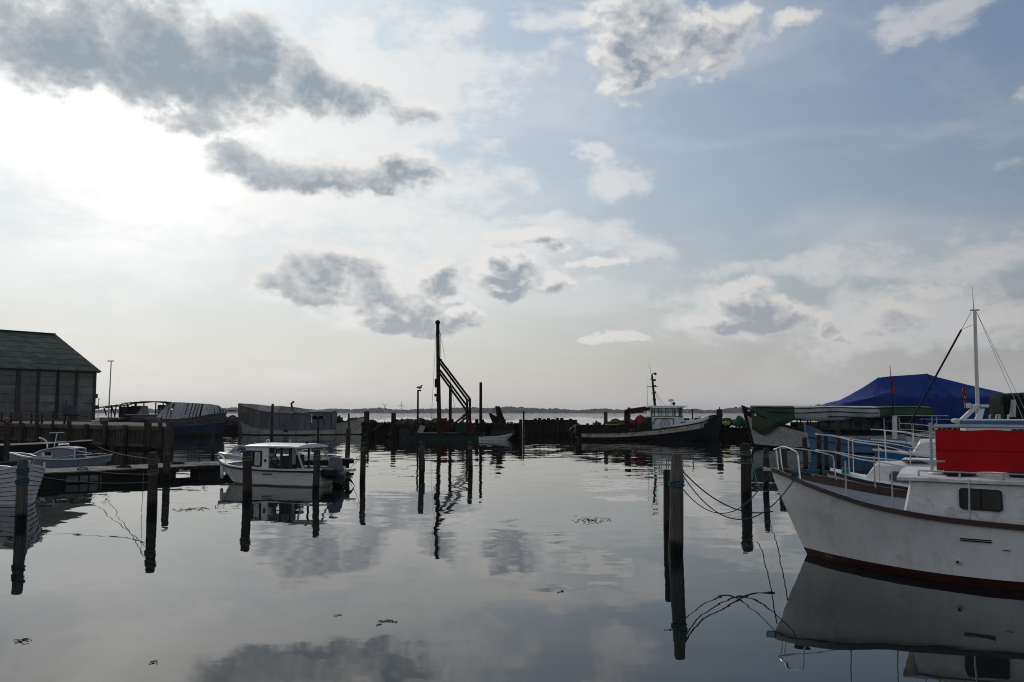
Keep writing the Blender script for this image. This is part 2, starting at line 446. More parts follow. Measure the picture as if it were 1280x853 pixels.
# far coast: a long low hill sheet with a ragged line of woods on it
MT['far'] = mat('far_woodland', (.022, .034, .038), .9, var=.4, scale=.02)
def shore_h(px):
    base = 14 + 5 * math.sin(px * .013) + 4 * math.sin(px * .031 + 1)
    if px > 870: base += 12 * smth((px - 870) / 60) * (1 - .55 * smth((px - 1080) / 120))
    if px < 330: base = 9 + 7 * math.exp(-((px - 292) / 16) ** 2) + 3 * math.sin(px * .05)
    return base
fs = G(); SY = 3000
rows = [[], [], [], [], []]
N = 420
for i in range(N + 1):
    px = -400 + 2080 * i / N
    X = (px - 640) / F * SY; h = shore_h(px)
    for r, (dy, zz) in enumerate(((0, -.5), (60, 1.5), (200, h * .55), (520, h * .8), (1200, 2))):
        rows[r].append((X * (1 + dy / SY), SY + dy, zz))
fs.grid(rows, flip=True)
shore = fs.build('far_shore', MT['far'], smooth=True); tag(shore, kind='structure')
tg = G(); rnd = random.Random(3)
for i in range(2600):
    px = rnd.uniform(-380, 1660); dy = rnd.uniform(60, 420)
    X = (px - 640) / F * (SY + dy)
    h = shore_h(px); g0 = 1.5 + (h * .55 - 1.5) * min(1, (dy - 60) / 140)
    th = rnd.uniform(4, 9) * (1 + .4 * math.sin(px * .09) * math.sin(px * .023)) + h * .12
    r = rnd.uniform(6, 15)
    c = (X, SY + dy, g0 + th * .4)
    tg.ball(c, 1, 6, 4, .22, (r, r, th * .62))
tree = tg.build('far_woods', MT['far'], smooth=True); tag(tree, 'low dark line of woods along the far shore', 'woods', kind='stuff')

MT['haze_w'] = mat('turbine_white', (.6, .6, .6), .5)
def turbine(px, Y, h, rot, label):
    p = at(px, 516, Y); r = empty('wind_turbine', (p.x, p.y, 6), 0, label, 'wind turbine', 'wind turbines on the far shore')
    G().tube([(0, 0, 0), (0, 0, h)], [1.3, .8], 10).build('tower', MT['haze_w'], r, smooth=True)
    G().box((0, 1, h + 1.2), (1.8, 5, 1.8)).build('nacelle', MT['haze_w'], r)
    for k in range(3):
        a = rot + k * 2 * math.pi / 3
        d = Vector((math.sin(a), 0, math.cos(a))); q = Vector((0, -4.5, h + 1.2))
        b = G(); b.tube([q, q + d * h * .12, q + d * h * .66], [.7, 1.1, .4], 6); b.build('blade', MT['haze_w'], r)
turbine(481, 2900, 19, 1.05, 'pale wind turbine on the far shore, left of the pair')
turbine(502, 2900, 21, 0.05, 'pale wind turbine on the far shore, right of the pair')
p = at(859, 516, 2950)
ma = G(); ma.tube([(0, 0, 0), (0, 0, 22)], [1.0, .5], 6); ma.box((0, 0, 20), (4, 4, 2))
o = ma.build('radio_mast', MT['haze_w']); o.location = (p.x, p.y, 5); tag(o, 'thin radio mast far away above the shore, right of the tug', 'mast')

hz = bpy.data.materials.new('haze_air'); hz.use_nodes = True
t = NT(hz.node_tree); t.n.remove(t.n['Principled BSDF'])
pv = t.node('ShaderNodeVolumePrincipled'); pv.inputs['Density'].default_value = .00008
pv.inputs['Color'].default_value = (.90, .94, 1.0, 1); pv.inputs['Anisotropy'].default_value = .3
t.l.new(pv.outputs[0], t.n['Material Output'].inputs['Volume'])
hb = G(); hb.box((0, 3450, 29.5), (10600, 7300, 61))
hob = hb.build('haze', hz); tag(hob, 'thin pale haze over the harbour and the open water', 'haze', kind='stuff')
# ------------------------------------------------------------------ land on the left with its timber quay
# quay front runs from A (far left) to B (its corner near the wreck)
QZ = 1.66
QA = Vector((-56.0, 88.5, 0)); QB = Vector((-23.9, 60.5, 0))
qd = (QB - QA).normalized(); qn = Vector((qd.y, -qd.x, 0))     # qn: out over the water
if qn.y > 0: qn = -qn
MT['ground'] = mat('quay_gravel', (.15, .14, .12), .95, var=.4, scale=1.2, bump=.02, spot=(.09, .10, .05), spot_amt=.5, spot_scale=.3)
lg = G()
back = QB - qn * 26 + qd * 2
poly = [QA - qd * 60 + qn * -.3, QB - qn * .3, Vector((-30.6, 78, 0)), Vector((-38, 87.5, 0)), Vector((-48.0, 92.5, 0)), Vector((-49.0, 118, 0)), Vector((-66, 165, 0)), Vector((-130, 190, 0)), Vector((-170, 130, 0))]
lg.prism([(p.x, p.y) for p in poly][::-1], -.5, QZ)
qg = lg.build('quay_ground', MT['ground']); tag(qg, kind='structure')

qroot = empty('timber_quay', QB, math.atan2(-qd.y, -qd.x), 'weathered timber quay wall of upright planks below the grey shed, with heavy posts', 'quay')
MT['plank'] = mat('grey_quay_plank', (.095, .080, .062), .95, var=.6, scale=2, stretch=(4, 4, .6), bump=.01, spot=(.07, .06, .05), spot_amt=.5)
# local x runs from the corner B towards A, local -y... water side found by sign
Lq = (QB - QA).length
inv = Matrix.Rotation(-math.atan2(-qd.y, -qd.x), 3, 'Z')
wy = (inv @ qn).y; wy = 1 if wy > 0 else -1
rnd = random.Random(5)
pl_mesh = [G().box((0, 0, 0), (.20, .07, 1.25)).build('plank', MT['plank'], qroot) for k in range(1)][0]
x = .35; first = True; n = 0
while x < Lq - .2 and n < 150:
    if n == 0: o = pl_mesh
    else: o = pl_mesh.copy(); COL.objects.link(o)
    if x < 16 or n % 1 == 0:
        o.location = (x, wy * (.10 + rnd.uniform(-.02, .02)), .80 + rnd.uniform(-.04, .04))
        o.scale = (rnd.uniform(.85, 1.05), 1, rnd.uniform(.96, 1.05))
        o.rotation_euler = (0, rnd.uniform(-.015, .015), 0)
    x += .285; n += 1
G().box((Lq / 2, wy * .22, 1.48), (Lq, .22, .26)).build('capping_beam', MT['wood'], qroot)
G().box((Lq / 2, wy * .19, .30), (Lq, .14, .20)).build('waling_beam', MT['wood'], qroot)
for zz in (.78, 1.12): G().box(((Lq + 27) / 2, wy * .19, zz), (Lq - 27, .10, .15)).build('waling_beam', MT['wood'], qroot)
k = 0
x = 1.4
while x < Lq:
    g = G(); hh = 1.95 if k % 2 == 0 else 1.72
    g.tube([(x, wy * .48, -.6), (x, wy * .46, hh)], [.19, .17], 9); g.build('post', MT['pile'], qroot, smooth=True); x += 3.15; k += 1
G().box((Lq / 2, -wy * .1, .55), (Lq, .2, 1.9)).build('backing', MT['darkwood'], qroot)
# the corner with its braced piles
g = G()
for dx, dy in ((-.2, .3), (-.1, -.6), (.5, .7)):
    g.tube([(dx, wy * dy, -.6), (dx, wy * dy, 1.9)], [.17, .15], 8)
g.build('corner_piles', MT['pile'], qroot, smooth=True)
uq = (inv @ Vector((-.353, .936, 0))); au = math.atan2(uq.y, uq.x)
for k in range(10):
    g = G().box((uq.x * (.3 + k * .3), uq.y * (.3 + k * .3), .8), (.22, .07, 1.5), au); g.build('plank', MT['plank'], qroot)

# rail fence along the left part of the quay edge
def onq(s, off=0.0, z=QZ): return QB - qd * s + qn * off + Vector((0, 0, z))
fr = empty('rail_fence', onq(17.5, -.6, QZ), 0, 'low dark wooden rail fence along the quay edge in front of the shed', 'fence')
base = onq(17.5, -.6, QZ)
for i in range(11):
    p = onq(17.5 + i * 2.3, -.6) - base
    G().box((p.x, p.y, .42), (.13, .13, 1.0), math.atan2(qd.y, qd.x)).build('post', MT['darkwood'], fr)
for hz_ in (.38, .78):
    a = onq(17.3, -.5) - base; b = onq(41, -.5) - base
    G().beam((a.x, a.y, hz_), (b.x, b.y, hz_), .05, .11).build('rail', MT['wood'], fr)

# ------------------------------------------------------------------ the grey shed
MT['roof'] = mat('dark_green_roof_sheet', (.018, .040, .034), .92, var=.5, scale=.8, stretch=(1, 1, 1), spot=(.05, .055, .05), spot_amt=.45, spot_scale=.5)
MT['panel'] = mat('grey_concrete_panel', (.16, .15, .138), .95, var=.28, scale=1.2, drips=(.12, .113, .105), bump=.004)
MT['pillar'] = mat('dark_concrete_pillar', (.055, .052, .05), .95, var=.3)
SCN = Vector((-52.1, 110.0, 0)); sdv = Vector((-.597, -.802, 0)); snv = Vector((-.802, .597, 0))   # along the front to the left / towards the back
shed = empty('storage_shed', (SCN.x, SCN.y, QZ), math.atan2(sdv.y, sdv.x), 'large grey panelled storage shed with a dark green gable roof', 'shed')
Lr = Matrix.Rotation(-math.atan2(sdv.y, sdv.x), 3, 'Z')
by = (Lr @ snv).y; by = 1 if by > 0 else -1
LEN, WID, EZ, RZ = 47.0, 23.4, 6.25, 11.4
G().box((LEN / 2, by * WID / 2, EZ / 2), (LEN - .1, WID - .1, EZ)).build('wall', MT['panel'], shed)
bay = 2.28; rows_ = 6; ph = EZ / rows_
pm = G().box((0, 0, 0), (bay - .34, .08, ph - .05)).build('panel', MT['panel'], shed)
rnd = random.Random(8); first = True
MT['panel_b'] = mat('paler_concrete_panel', (.20, .19, .175), .95, var=.3, scale=1.2)
pm2 = None
for i in range(20):
    for j in range(rows_):
        pale = (i, j) in ((0, 1), (0, 2), (0, 3), (0, 4), (2, 2), (2, 1), (4, 3), (6, 2))
        if first and not pale: o = pm; first = False
        elif pale:
            if pm2 is None: pm2 = o = G().box((0, 0, 0), (bay - .34, .08, ph - .05)).build('panel', MT['panel_b'], shed)
            else: o = pm2.copy(); COL.objects.link(o)
        else: o = pm.copy(); COL.objects.link(o)
        o.location = (bay * (i + .5) + .1, -by * .05 + rnd.uniform(-.015, .015), ph * (j + .5))
for i in range(21):
    G().box((bay * i + .1, -by * .10, EZ / 2), (.32 if i != 4 else .5, .26, EZ)).build('pillar', MT['pillar'], shed)
# roof: two slopes in courses of sheet, overhanging
ov = .55
for side in (0, 1):
    y0 = by * (-ov) if side == 0 else by * (WID + ov); y1 = by * WID / 2
    z0 = EZ - ov * (RZ - EZ) / (WID / 2)
    courses = 7
    for c in range(courses):
        a, b = c / courses, (c + 1) / courses + .01
        if b > 1: b = 1
        g = G(); lift = .018
        g.slab([(-.5, lp(y0, y1, a), lp(z0, RZ, a) + lift), (LEN + .5, lp(y0, y1, a), lp(z0, RZ, a) + lift), (LEN + .5, lp(y0, y1, b), lp(z0, RZ, b)), (-.5, lp(y0, y1, b), lp(z0, RZ, b))], .09)
        g.build('roof_course', MT['roof'], shed)
G().beam((-.5, by * WID / 2, RZ + .06), (LEN + .5, by * WID / 2, RZ + .06), .5, .1).build('ridge_cap', MT['roof'], shed)
for xx in (0.03, LEN - .03):
    g = G(); g.add([(xx, 0, EZ - .02), (xx, by * WID, EZ - .02), (xx, by * WID / 2, RZ - .05), (xx + .12, 0, EZ - .02), (xx + .12, by * WID, EZ - .02), (xx + .12, by * WID / 2, RZ - .05)],
                   [(0, 1, 2), (5, 4, 3), (0, 3, 4, 1), (1, 4, 5, 2), (2, 5, 3, 0)]); g.build('gable_wall', MT['panel'], shed)
G().box((LEN / 2, -by * .34, EZ - .28), (LEN + .8, .14, .16)).build('gutter', MT['black'], shed)
G().tube([(bay * 2.05, -by * .3, 0), (bay * 2.05, -by * .3, EZ - .3)], .07, 6).build('downpipe', MT['black'], shed)
# faint sprayed marks on the panels
MT['blue_spray'] = mat('faded_blue_spray', (.05, .11, .19), .9, var=.6, scale=4)
MT['white_spray'] = mat('faded_white_spray', (.30, .30, .29), .9, var=.5, scale=4)
def squiggle(x0, z0, w_, h_, m, seed):
    r2 = random.Random(seed); g = G(); x = x0
    while x < x0 + w_:
        pts = [(x + math.cos(a) * .18 + r2.uniform(-.04, .04), -by * .10, z0 + h_ * (.5 + .45 * math.sin(a * r2.choice((1, 1.5))))) for a in [k * .8 for k in range(7)]]
        g.tube(pts, .035, 4); x += .38
    g.build('graffiti', m, shed)
squiggle(4.95, 1.6, 1.4, .7, MT['blue_spray'], 1); squiggle(.5, 1.7, .9, .6, MT['blue_spray'], 2)
squiggle(9.6, .7, 1.7, .5, MT['white_spray'], 3); squiggle(2.75, 1.9, 1.0, .25, MT['white_spray'], 4)
# bracket with a lamp on the shed's right corner
G().box((-.35, by * .3, 3.0), (.35, .25, .55)).build('wall_box', MT['black'], shed)

# things standing on the quay
p = W(87, 526, QZ); 
gr = empty('generator', (p.x, p.y, QZ), .5, 'dark blue generator on a trailer standing before the grey shed', 'generator')
MT['navy'] = mat('dark_navy_paint', (.02, .032, .06), .5)
G().box((0, 0, 1.25), (1.5, 1.1, 1.1), taper=.92).build('housing', MT['navy'], gr, bevel=.06)
G().box((.1, 0, .62), (1.9, .9, .14)).build('frame', MT['black'], gr)
for s_ in (-1, 1):
    g = G(); g.tube([(.2, s_ * .5, .33), (.2, s_ * .68, .33)], .33, 14); g.build('wheel', MT['rubber'], gr)
G().tube([(-.4, 0, 1.8), (-.4, 0, 2.35)], .06, 8).build('exhaust', MT['blacksteel'], gr)
G().beam((.9, 0, .6), (2.0, 0, .42), .08, .08).build('drawbar', MT['black'], gr)
p = W(104, 525, QZ)
br = empty('rubbish_bin', (p.x, p.y, QZ), .5, 'small dark square bin by the right end of the shed', 'bin')
G().box((0, 0, .62), (1.2, .9, 1.15), taper=1.08).build('body', MT['black'], br, bevel=.03)
G().box((0, 0, 1.25), (1.35, 1.0, .12), taper=.9).build('lid', MT['navy'], br)
p = W(135.5, 523, QZ)
lmp = empty('lamp_mast', (p.x, p.y, QZ), 0, 'tall thin pale lamp mast standing behind the slatted wreck', 'lamp mast')
hh = 9.6
G().tube([(0, 0, 0), (0.12, 0, hh)], [.13, .09], 8).build('pole', MT['galv'], lmp, smooth=True)
G().box((0.05, 0, hh + .05), (1.1, .45, .16), taper=.8).build('lamp_head', MT['haze_w'], lmp)
p = W(122.5, 522, QZ)
sg = empty('sign_post', (p.x, p.y, QZ), 0, 'short thin post with a small dark box beside the shed corner', 'post')
G().tube([(0, 0, 0), (0, 0, 3.6)], .07, 6).build('pole', MT['galv'], sg)
G().box((-.35, -.1, 2.0), (.9, .3, .75)).build('box', MT['black'], sg)
G().ball((0.05, 0, 3.6), .16, 8, 5).build('lamp', MT['haze_w'], sg)
p = W(115, 530.5, QZ)
MT['redpl'] = mat('faded_red_plastic', (.18, .02, .02), .5)
MT['paleplastic'] = mat('pale_plastic', (.45, .47, .47), .5)
def tubby(name, px, py, d, m, label, c_='tub'):
    q = W(px, py, QZ); r = empty(name, (q.x, q.y, QZ), random.uniform(0, 1), label, c_)
    g = G(); g.prism([(math.cos(a) * d, math.sin(a) * d * .7) for a in [k * math.pi / 5 for k in range(10)]], 0, d * .9); g.build('tub', m, r, bevel=.03)
    g = G(); g.tube([(math.cos(a) * d, math.sin(a) * d * .7, d * .9) for a in [k * math.pi / 6 for k in range(13)]], .05, 5, cap=False); g.build('rim', m, r)
tubby('fish_tub', 119, 530, .28, MT['paleplastic'], 'pale plastic tub on the quay edge right of the shed')
tubby('red_tub', 130, 530.5, .32, MT['redpl'], 'dull red plastic tub on the quay beside the pale tub')
q = W(7, 529.5, QZ); g = G(); g.ball((0, 0, .26), .27, 10, 6); g.tube([(0, 0, .5), (0, 0, .62)], .04, 6)
o = g.build('red_buoy', MT['redpl'], smooth=True); o.location = (q.x, q.y, QZ); tag(o, 'dull red buoy lying on the quay at the left edge of the shed', 'buoy')

# ------------------------------------------------------------------ breakwater (mole) across the picture
MT['moleplank'] = mat('black_mole_plank', (.030, .026, .022), .95, var=.6, scale=2, stretch=(4, 4, .6), bump=.01)
def mole(name, pxa, Ya, pxb, Yb, ztop, label, step=.36, jag=.06, maxn=140, posts=True):
    a = at(pxa, 516, Ya); b = at(pxb, 516, Yb); a.z = b.z = 0
    d = b - a; L = d.length; ang_ = math.atan2(d.y, d.x)
    r = empty(name, a, ang_, label, 'breakwater')
    step = max(step, L / maxn)
    src = G().box((0, 0, 0), (step * .78, .09, ztop + .35)).build('plank', MT['moleplank'], r)
    rn = random.Random(int(pxa)); n = int(L / step)
    for i in range(n):
        o = src if i == 0 else src.copy()
        if i: COL.objects.link(o)
        o.location = (step * (i + .5), rn.uniform(-.03, .03), (ztop + .35) / 2 - .35 + rn.uniform(-jag, jag)); o.rotation_euler = (0, rn.uniform(-.012, .012), 0)
    G().box((L / 2, -.14, ztop - .22), (L, .14, .24)).build('upper_beam', MT['darkwood'], r)
    G().box((L / 2, -.14, .35), (L, .14, .22)).build('lower_beam', MT['darkwood'], r)
    G().box((L / 2, .35, ztop / 2 - .3), (L, .3, ztop + .3)).build('backing', MT['darkwood'], r)
    if posts:
        x = 1.2
        while x < L - .3:
            g = G().tube([(x, -.34, -.5), (x, -.34, ztop + rn.choice((.0, .05, .3)))], [.17, .15], 8); g.build('post', MT['darkwood'], r); x += 2.9
    return r, L
def rubble(name, pxa, Ya, pxb, Yb, z0, z1, n, label, off=1.6, wdt=2.2):
    a = at(pxa, 516, Ya); b = at(pxb, 516, Yb); a.z = b.z = 0
    rn = random.Random(n + int(pxa)); d = b - a; nn = Vector((-d.y, d.x, 0)).normalized()
    if nn.y < 0: nn = -nn
    g = G()
    for i in range(n):
        p = a + d * rn.random() + nn * (off + rn.uniform(-wdt / 2, wdt / 2)); s_ = rn.uniform(.3, .72)
        e = 1 - abs((p - a).dot(nn) - off) / (wdt / 2) * .4
        g.ball((p.x, p.y, z0 + (z1 - z0) * rn.random() * e), s_, 6, 4, .18, (1, .9, .62))
    core = [a + nn * (off - wdt / 2), b + nn * (off - wdt / 2), b + nn * (off + wdt / 2), a + nn * (off + wdt / 2)]
    g.prism([(q.x, q.y) for q in core], -.6, z0)
    o = g.build(name, MT['stone']); tag(o, label, 'stones', kind='stuff')
m1, L1 = mole('timber_breakwater', 452, 93, 651, 88.5, 1.62, 'long dark plank breakwater wall behind the pile driver barge')
for (t0, t1) in ((.02, .06), (.075, .035)):
    pass
G().beam((.5, -.3, .2), (2.6, -.3, 1.5), .16, .16).build('brace', MT['wood'], m1)
G().beam((3.1, -.3, .2), (4.6, -.3, 1.5), .16, .16).build('brace', MT['wood'], m1)
m2, L2 = mole('timber_breakwater', 655.5, 100, 721, 99, 1.9, 'shorter section of breakwater with jagged plank tops left of the tug', step=.5, jag=.13, posts=False)
m3, L3 = mole('timber_breakwater', 721, 96, 948, 92, 1.15, 'low dark breakwater section behind the black hulled tug')
m4, L4 = mole('timber_breakwater', 262, 122, 452, 112, .9, 'dark breakwater section behind the grey covered hull', step=.5)
rubble('breakwater_stones', 497, 91, 548, 90.5, 1.2, 1.72, 90, 'dark boulders heaped along the top of the breakwater left of the tall mast')
rubble('breakwater_stones', 655, 103, 719, 102, .9, 1.35, 60, 'rough dark stones behind the jagged planks left of the tug')
rubble('breakwater_stones', 264, 121, 300, 120, .9, 2.0, 70, 'heap of dark stones between the slatted wreck and the grey covered hull')
rubble('breakwater_stones', 415, 111, 455, 108, .7, 1.7, 60, 'dark stones behind the cream coloured bow')

# posts and poles along the mole
def post(name, px, ptop, Y, r, label, m='darkwood', cat_='post', group=None, z0=-.6, lean=0.0):
    p = at(px, ptop, Y); b = (p.x - lean, Y, z0)
    g = G(); n = 10
    g.tube([b, (p.x, Y, p.z * .6), (p.x, Y, p.z - .04), (p.x, Y, p.z)], [r, r * .95, r * .9, r * .6], n)
    g2 = G(); g2.v = [(v[0] - p.x, v[1] - Y, v[2]) for v in g.v]; g2.f = g.f; g2.mi = g.mi
    o = g2.build(name, MT[m], smooth=True); o.location = (p.x, Y, 0); return tag(o, label, cat_, group)
post('breakwater_post', 492, 516, 89.5, .26, 'short thick post on the breakwater left of the gull lamp pole')
post('breakwater_post', 460.5, 514, 91, .12, 'thin post at the left end of the plank breakwater')
post('tall_pole', 601, 478, 87.6, .16, 'tall bare black pole between the crane barge and the folded digger arm', cat_='pole')
post('tall_pole', 563, 482, 88, .17, 'black pole propping the sloping leader beams of the barge', cat_='pole')
post('thin_post', 654.6, 514, 98.6, .11, 'thin post at the bright gap in the breakwater')
post('breakwater_post', 757, 514.5, 87.5, .21, 'thick pale topped mooring post at the stern of the tug', m='wood')
for i, (px, pt) in enumerate(((565, 524), (596, 524), (603, 524.5), (651, 524.5))):
    post('stub_post', px, pt, 88, .2, ('short stub post at the foot of the propping pole', 'short stub post left of the tall bare pole', 'short stub post right against the tall bare pole', 'short stub post beside the bright gap')[i])
p = at(522.5, 489, 89)
lr = empty('lamp_pole', (p.x, 89, 1.0), 0, 'thin lamp pole on the breakwater with a gull perched on top', 'lamp pole')
G().tube([(0, 0, 0), (0, 0, p.z - 1.0)], [.11, .09], 8).build('pole', MT['black'], lr, smooth=True)
G().box((.12, 0, p.z - .95), (.42, .2, .12)).build('lamp_head', MT['black'], lr)
g = G(); g.ball((.16, 0, 0), .17, 8, 6, 0, (1.5, .7, .8)); g.ball((.34, 0, .17), .09, 8, 6); g.tube([(.42, 0, .17), (.52, 0, .15)], [.03, .008], 5)
g.tube([(.0, 0, .02), (-.24, 0, -.06)], [.09, .02], 6); g.tube([(.14, .03, -.28), (.14, .03, -.1)], .015, 4); g.tube([(.2, -.03, -.28), (.2, -.03, -.1)], .015, 4)
MT['gull'] = mat('gull_feathers', (.25, .25, .26), .8)
o = g.build('gull', MT['gull'], smooth=True, weld=True); o.location = (p.x, 89, p.z + .36); tag(o, 'small dark gull perched on top of the breakwater lamp pole', 'gull')
# life ring holder hanging on the wall
p = at(525, 537, 88.6)
g = G(); g.box((0, 0, 0), (.55, .1, .75), M=Matrix.Rotation(.35, 3, 'Y')); o = g.build('hanging_board', MT['paleplastic']); o.location = (p.x, 90.0, p.z); tag(o, 'small pale board hanging askew on the breakwater wall', 'board')

# heap of nets right of the tug
MT['net'] = mat('fishing_net', (.05, .075, .045), .95, var=.6, scale=5, bump=.05, bscale=7, spot=(.10, .09, .05), spot_amt=.5)
MT['netg'] = mat('green_net', (.02, .13, .075), .95, var=.5, scale=5, bump=.04, bscale=9)
MT['yellow'] = mat('yellow_plastic', (.48, .36, .03), .6)
def heap(name, px, py, Y, sx, sy, sz, m, label, cat_, seed, n=9):
    p = at(px, py, Y); rn = random.Random(seed); g = G()
    for i in range(n):
        a = rn.uniform(0, 6.28); q = rn.random() ** .6 * .75
        g.ball((math.cos(a) * q * sx, math.sin(a) * q * sy, sz * (1 - q) * rn.uniform(.4, .9)), 1, 9, 6, .12, (sx * rn.uniform(.25, .45), sy * .4, sz * rn.uniform(.3, .55)))
    for i in range(12):
        a0 = rn.uniform(0, 6.28); pts = [(math.cos(a0 + k * .3) * sx * .75, math.sin(a0 + k * .3) * sy * .75, sz * (.25 + .5 * abs(math.sin(k + i)))) for k in range(6)]
        g.tube(pts, .03, 4)
    o = g.build(name, m, smooth=True); o.location = p; tag(o, label, cat_); return o
heap('net_heap', 912, 533, 90.5, 1.7, 1.0, .75, MT['net'], 'heap of dull nets on the breakwater right of the tug', 'fishing nets', 4)
heap('net_heap', 925, 532, 90, .9, .8, .85, MT['netg'], 'small green net heap against the tarped fishing boat bow', 'fishing nets', 5)
heap('net_heap', 908, 531.5, 89.2, .5, .4, .45, MT['yellow'], 'yellow bundle lying in front of the dull net heap', 'bundle', 6, 6)

# ------------------------------------------------------------------ mooring piles
PILES = [
 # x, top, waterline, width px, label
 (25.5, 573, 656.5, 13.5, 'mooring pile in front of the clinker boat bow, wound with rope', 2),
 (189.5, 565, 641.5, 12, 'thick mooring pile left of the jetty gap, in open water', 2),
 (207.5, 536, 600, 9, 'slim dark mooring pile standing against the jetty edge', 0),
 (309, 563, 625, 11.5, 'mooring pile in front of the motorboat bow', 1),
 (394.5, 562, 616, 8.5, 'mooring pile at the stern of the cabin motorboat', 1),
 (433.5, 535, 583.5, 6, 'slender dark mooring pile behind the outboard motor', 0),
 (453, 553, 604, 7, 'mooring pile to the right of the outboard motor, with a loose rope', 1),
 (458, 514, 545, 5.2, 'tall pile at the tip of the cream coloured bow', 0),
 (527, 552, 596, 7, 'left one of the two lone piles in the middle of the basin', 1),
 (588, 552, 589.5, 6, 'right one of the two lone piles in the middle of the basin', 1),
 (845, 567, 694.5, 17.5, 'big worn mooring pile in the foreground with blue rope rings', 1),
 (834.5, 587, 668, 9.5, 'darker pile standing just behind the big foreground pile', 0),
 (933, 554, 624, 13, 'rounded pile between the foreground pile and the white bow', 2),
 (957.5, 560, 611, 7.5, 'slim pile left of the white bow', 1),
 (979.5, 557, 598, 11, 'thick pile seen through the bow rail of the white motor cruiser', 0),
 (1007.5, 547, 590, 6.5, 'pile in front of the light blue boat stem', 0),
 (1024.5, 543, 588, 6, 'left one of the two piles close together before the light blue hull', 0),
 (1033.5, 540, 590, 6, 'right one of the two piles close together before the light blue hull', 0),
 (1048, 527, 584, 5.5, 'tall pile against the middle of the light blue hull', 0),
 (8, 527, 586, 7, 'tall dark pile at the far left before the quay', 0),
 (139, 548, 572, 5, 'thin pile behind the jetty in front of the quay planks', 0),
 (266, 543, 575, 4.2, 'thin pile behind the jetty near the motorboat bow', 0),
 (339.5, 505, 549, 3.4, 'thin pole before the middle of the grey covered hull', 0),
 (397.5, 521, 550, 2.8, 'thin pole before the right part of the grey covered hull', 0),
 (436, 517, 546, 2.6, 'thin post rising behind the cream coloured gunwale', 0),
 (23, 524, 571, 3.6, 'thin dark post left of the half decked boat', 0),
]
PILEPOS = {}
rnd = random.Random(11)
for (px, pt, pw, wpx, lab, nr) in PILES:
    b = W(px, pw); Y = b.y; top = at(px, pt, Y); rad = wpx / F * Y / 2
    lean = rnd.uniform(-.03, .03) * top.z
    r = None
    g = G(); nn = 14; rows = []
    zs = [-.8, -.1, .15, .4, top.z * .5, top.z * .75, top.z - rad * .7, top.z - rad * .15, top.z]
    fr_ = [1, 1.0, 1.03, 1.0, .97, .94, .93, .82, .45]
    zs = sorted(zs)
    if px == 845: zs = [-.8, -.1, .15, .4, 1.0, top.z - .30, top.z - .27, top.z - .04, top.z]; fr_ = [1, 1.0, 1.03, 1.0, .97, .95, .78, .74, .55]
    for i, (z, f_) in enumerate(zip(zs, fr_)):
        cx = lean * (z / top.z)
        rows.append([(cx + math.cos(a) * rad * f_ * (1 + .06 * math.sin(3 * a + z * 2)), math.sin(a) * rad * f_ * (1 + .06 * math.cos(2 * a + z)), z) for a in [2 * math.pi * k / nn for k in range(nn)]])
    g.grid(rows, flip=False, closed=True); g.add(rows[-1], [tuple(range(nn))])
    ro = empty('mooring_pile', (b.x, b.y, 0), rnd.uniform(-.2, .2), lab, 'mooring pile', 'mooring piles in the harbour')
    g.build('timber', MT['pile_near' if px in (845, 25.5) else 'pile'], ro, smooth=True)
    for k in range(nr):
        zc = top.z - (.54 if px == 845 else .28) - k * .26 - rnd.uniform(0, .05)
        q = G()
        for j in range(3):
            q.tube([(lean * zc / top.z + math.cos(a) * rad * 1.06, math.sin(a) * rad * 1.06, zc + .035 * j + .03 * math.sin(a + j)) for a in [2 * math.pi * m_ / 14 for m_ in range(15)]], .016, 5, cap=False)
        q.build('rope_coil', MT['rope'] if px in (845, 25.5) else MT['ropegrey'], ro, smooth=True)
    PILEPOS[px] = (b.x, b.y, top.z, rad)
MT['redtop'] = mat('dull_red_paint', (.13, .03, .025), .8, var=.4)
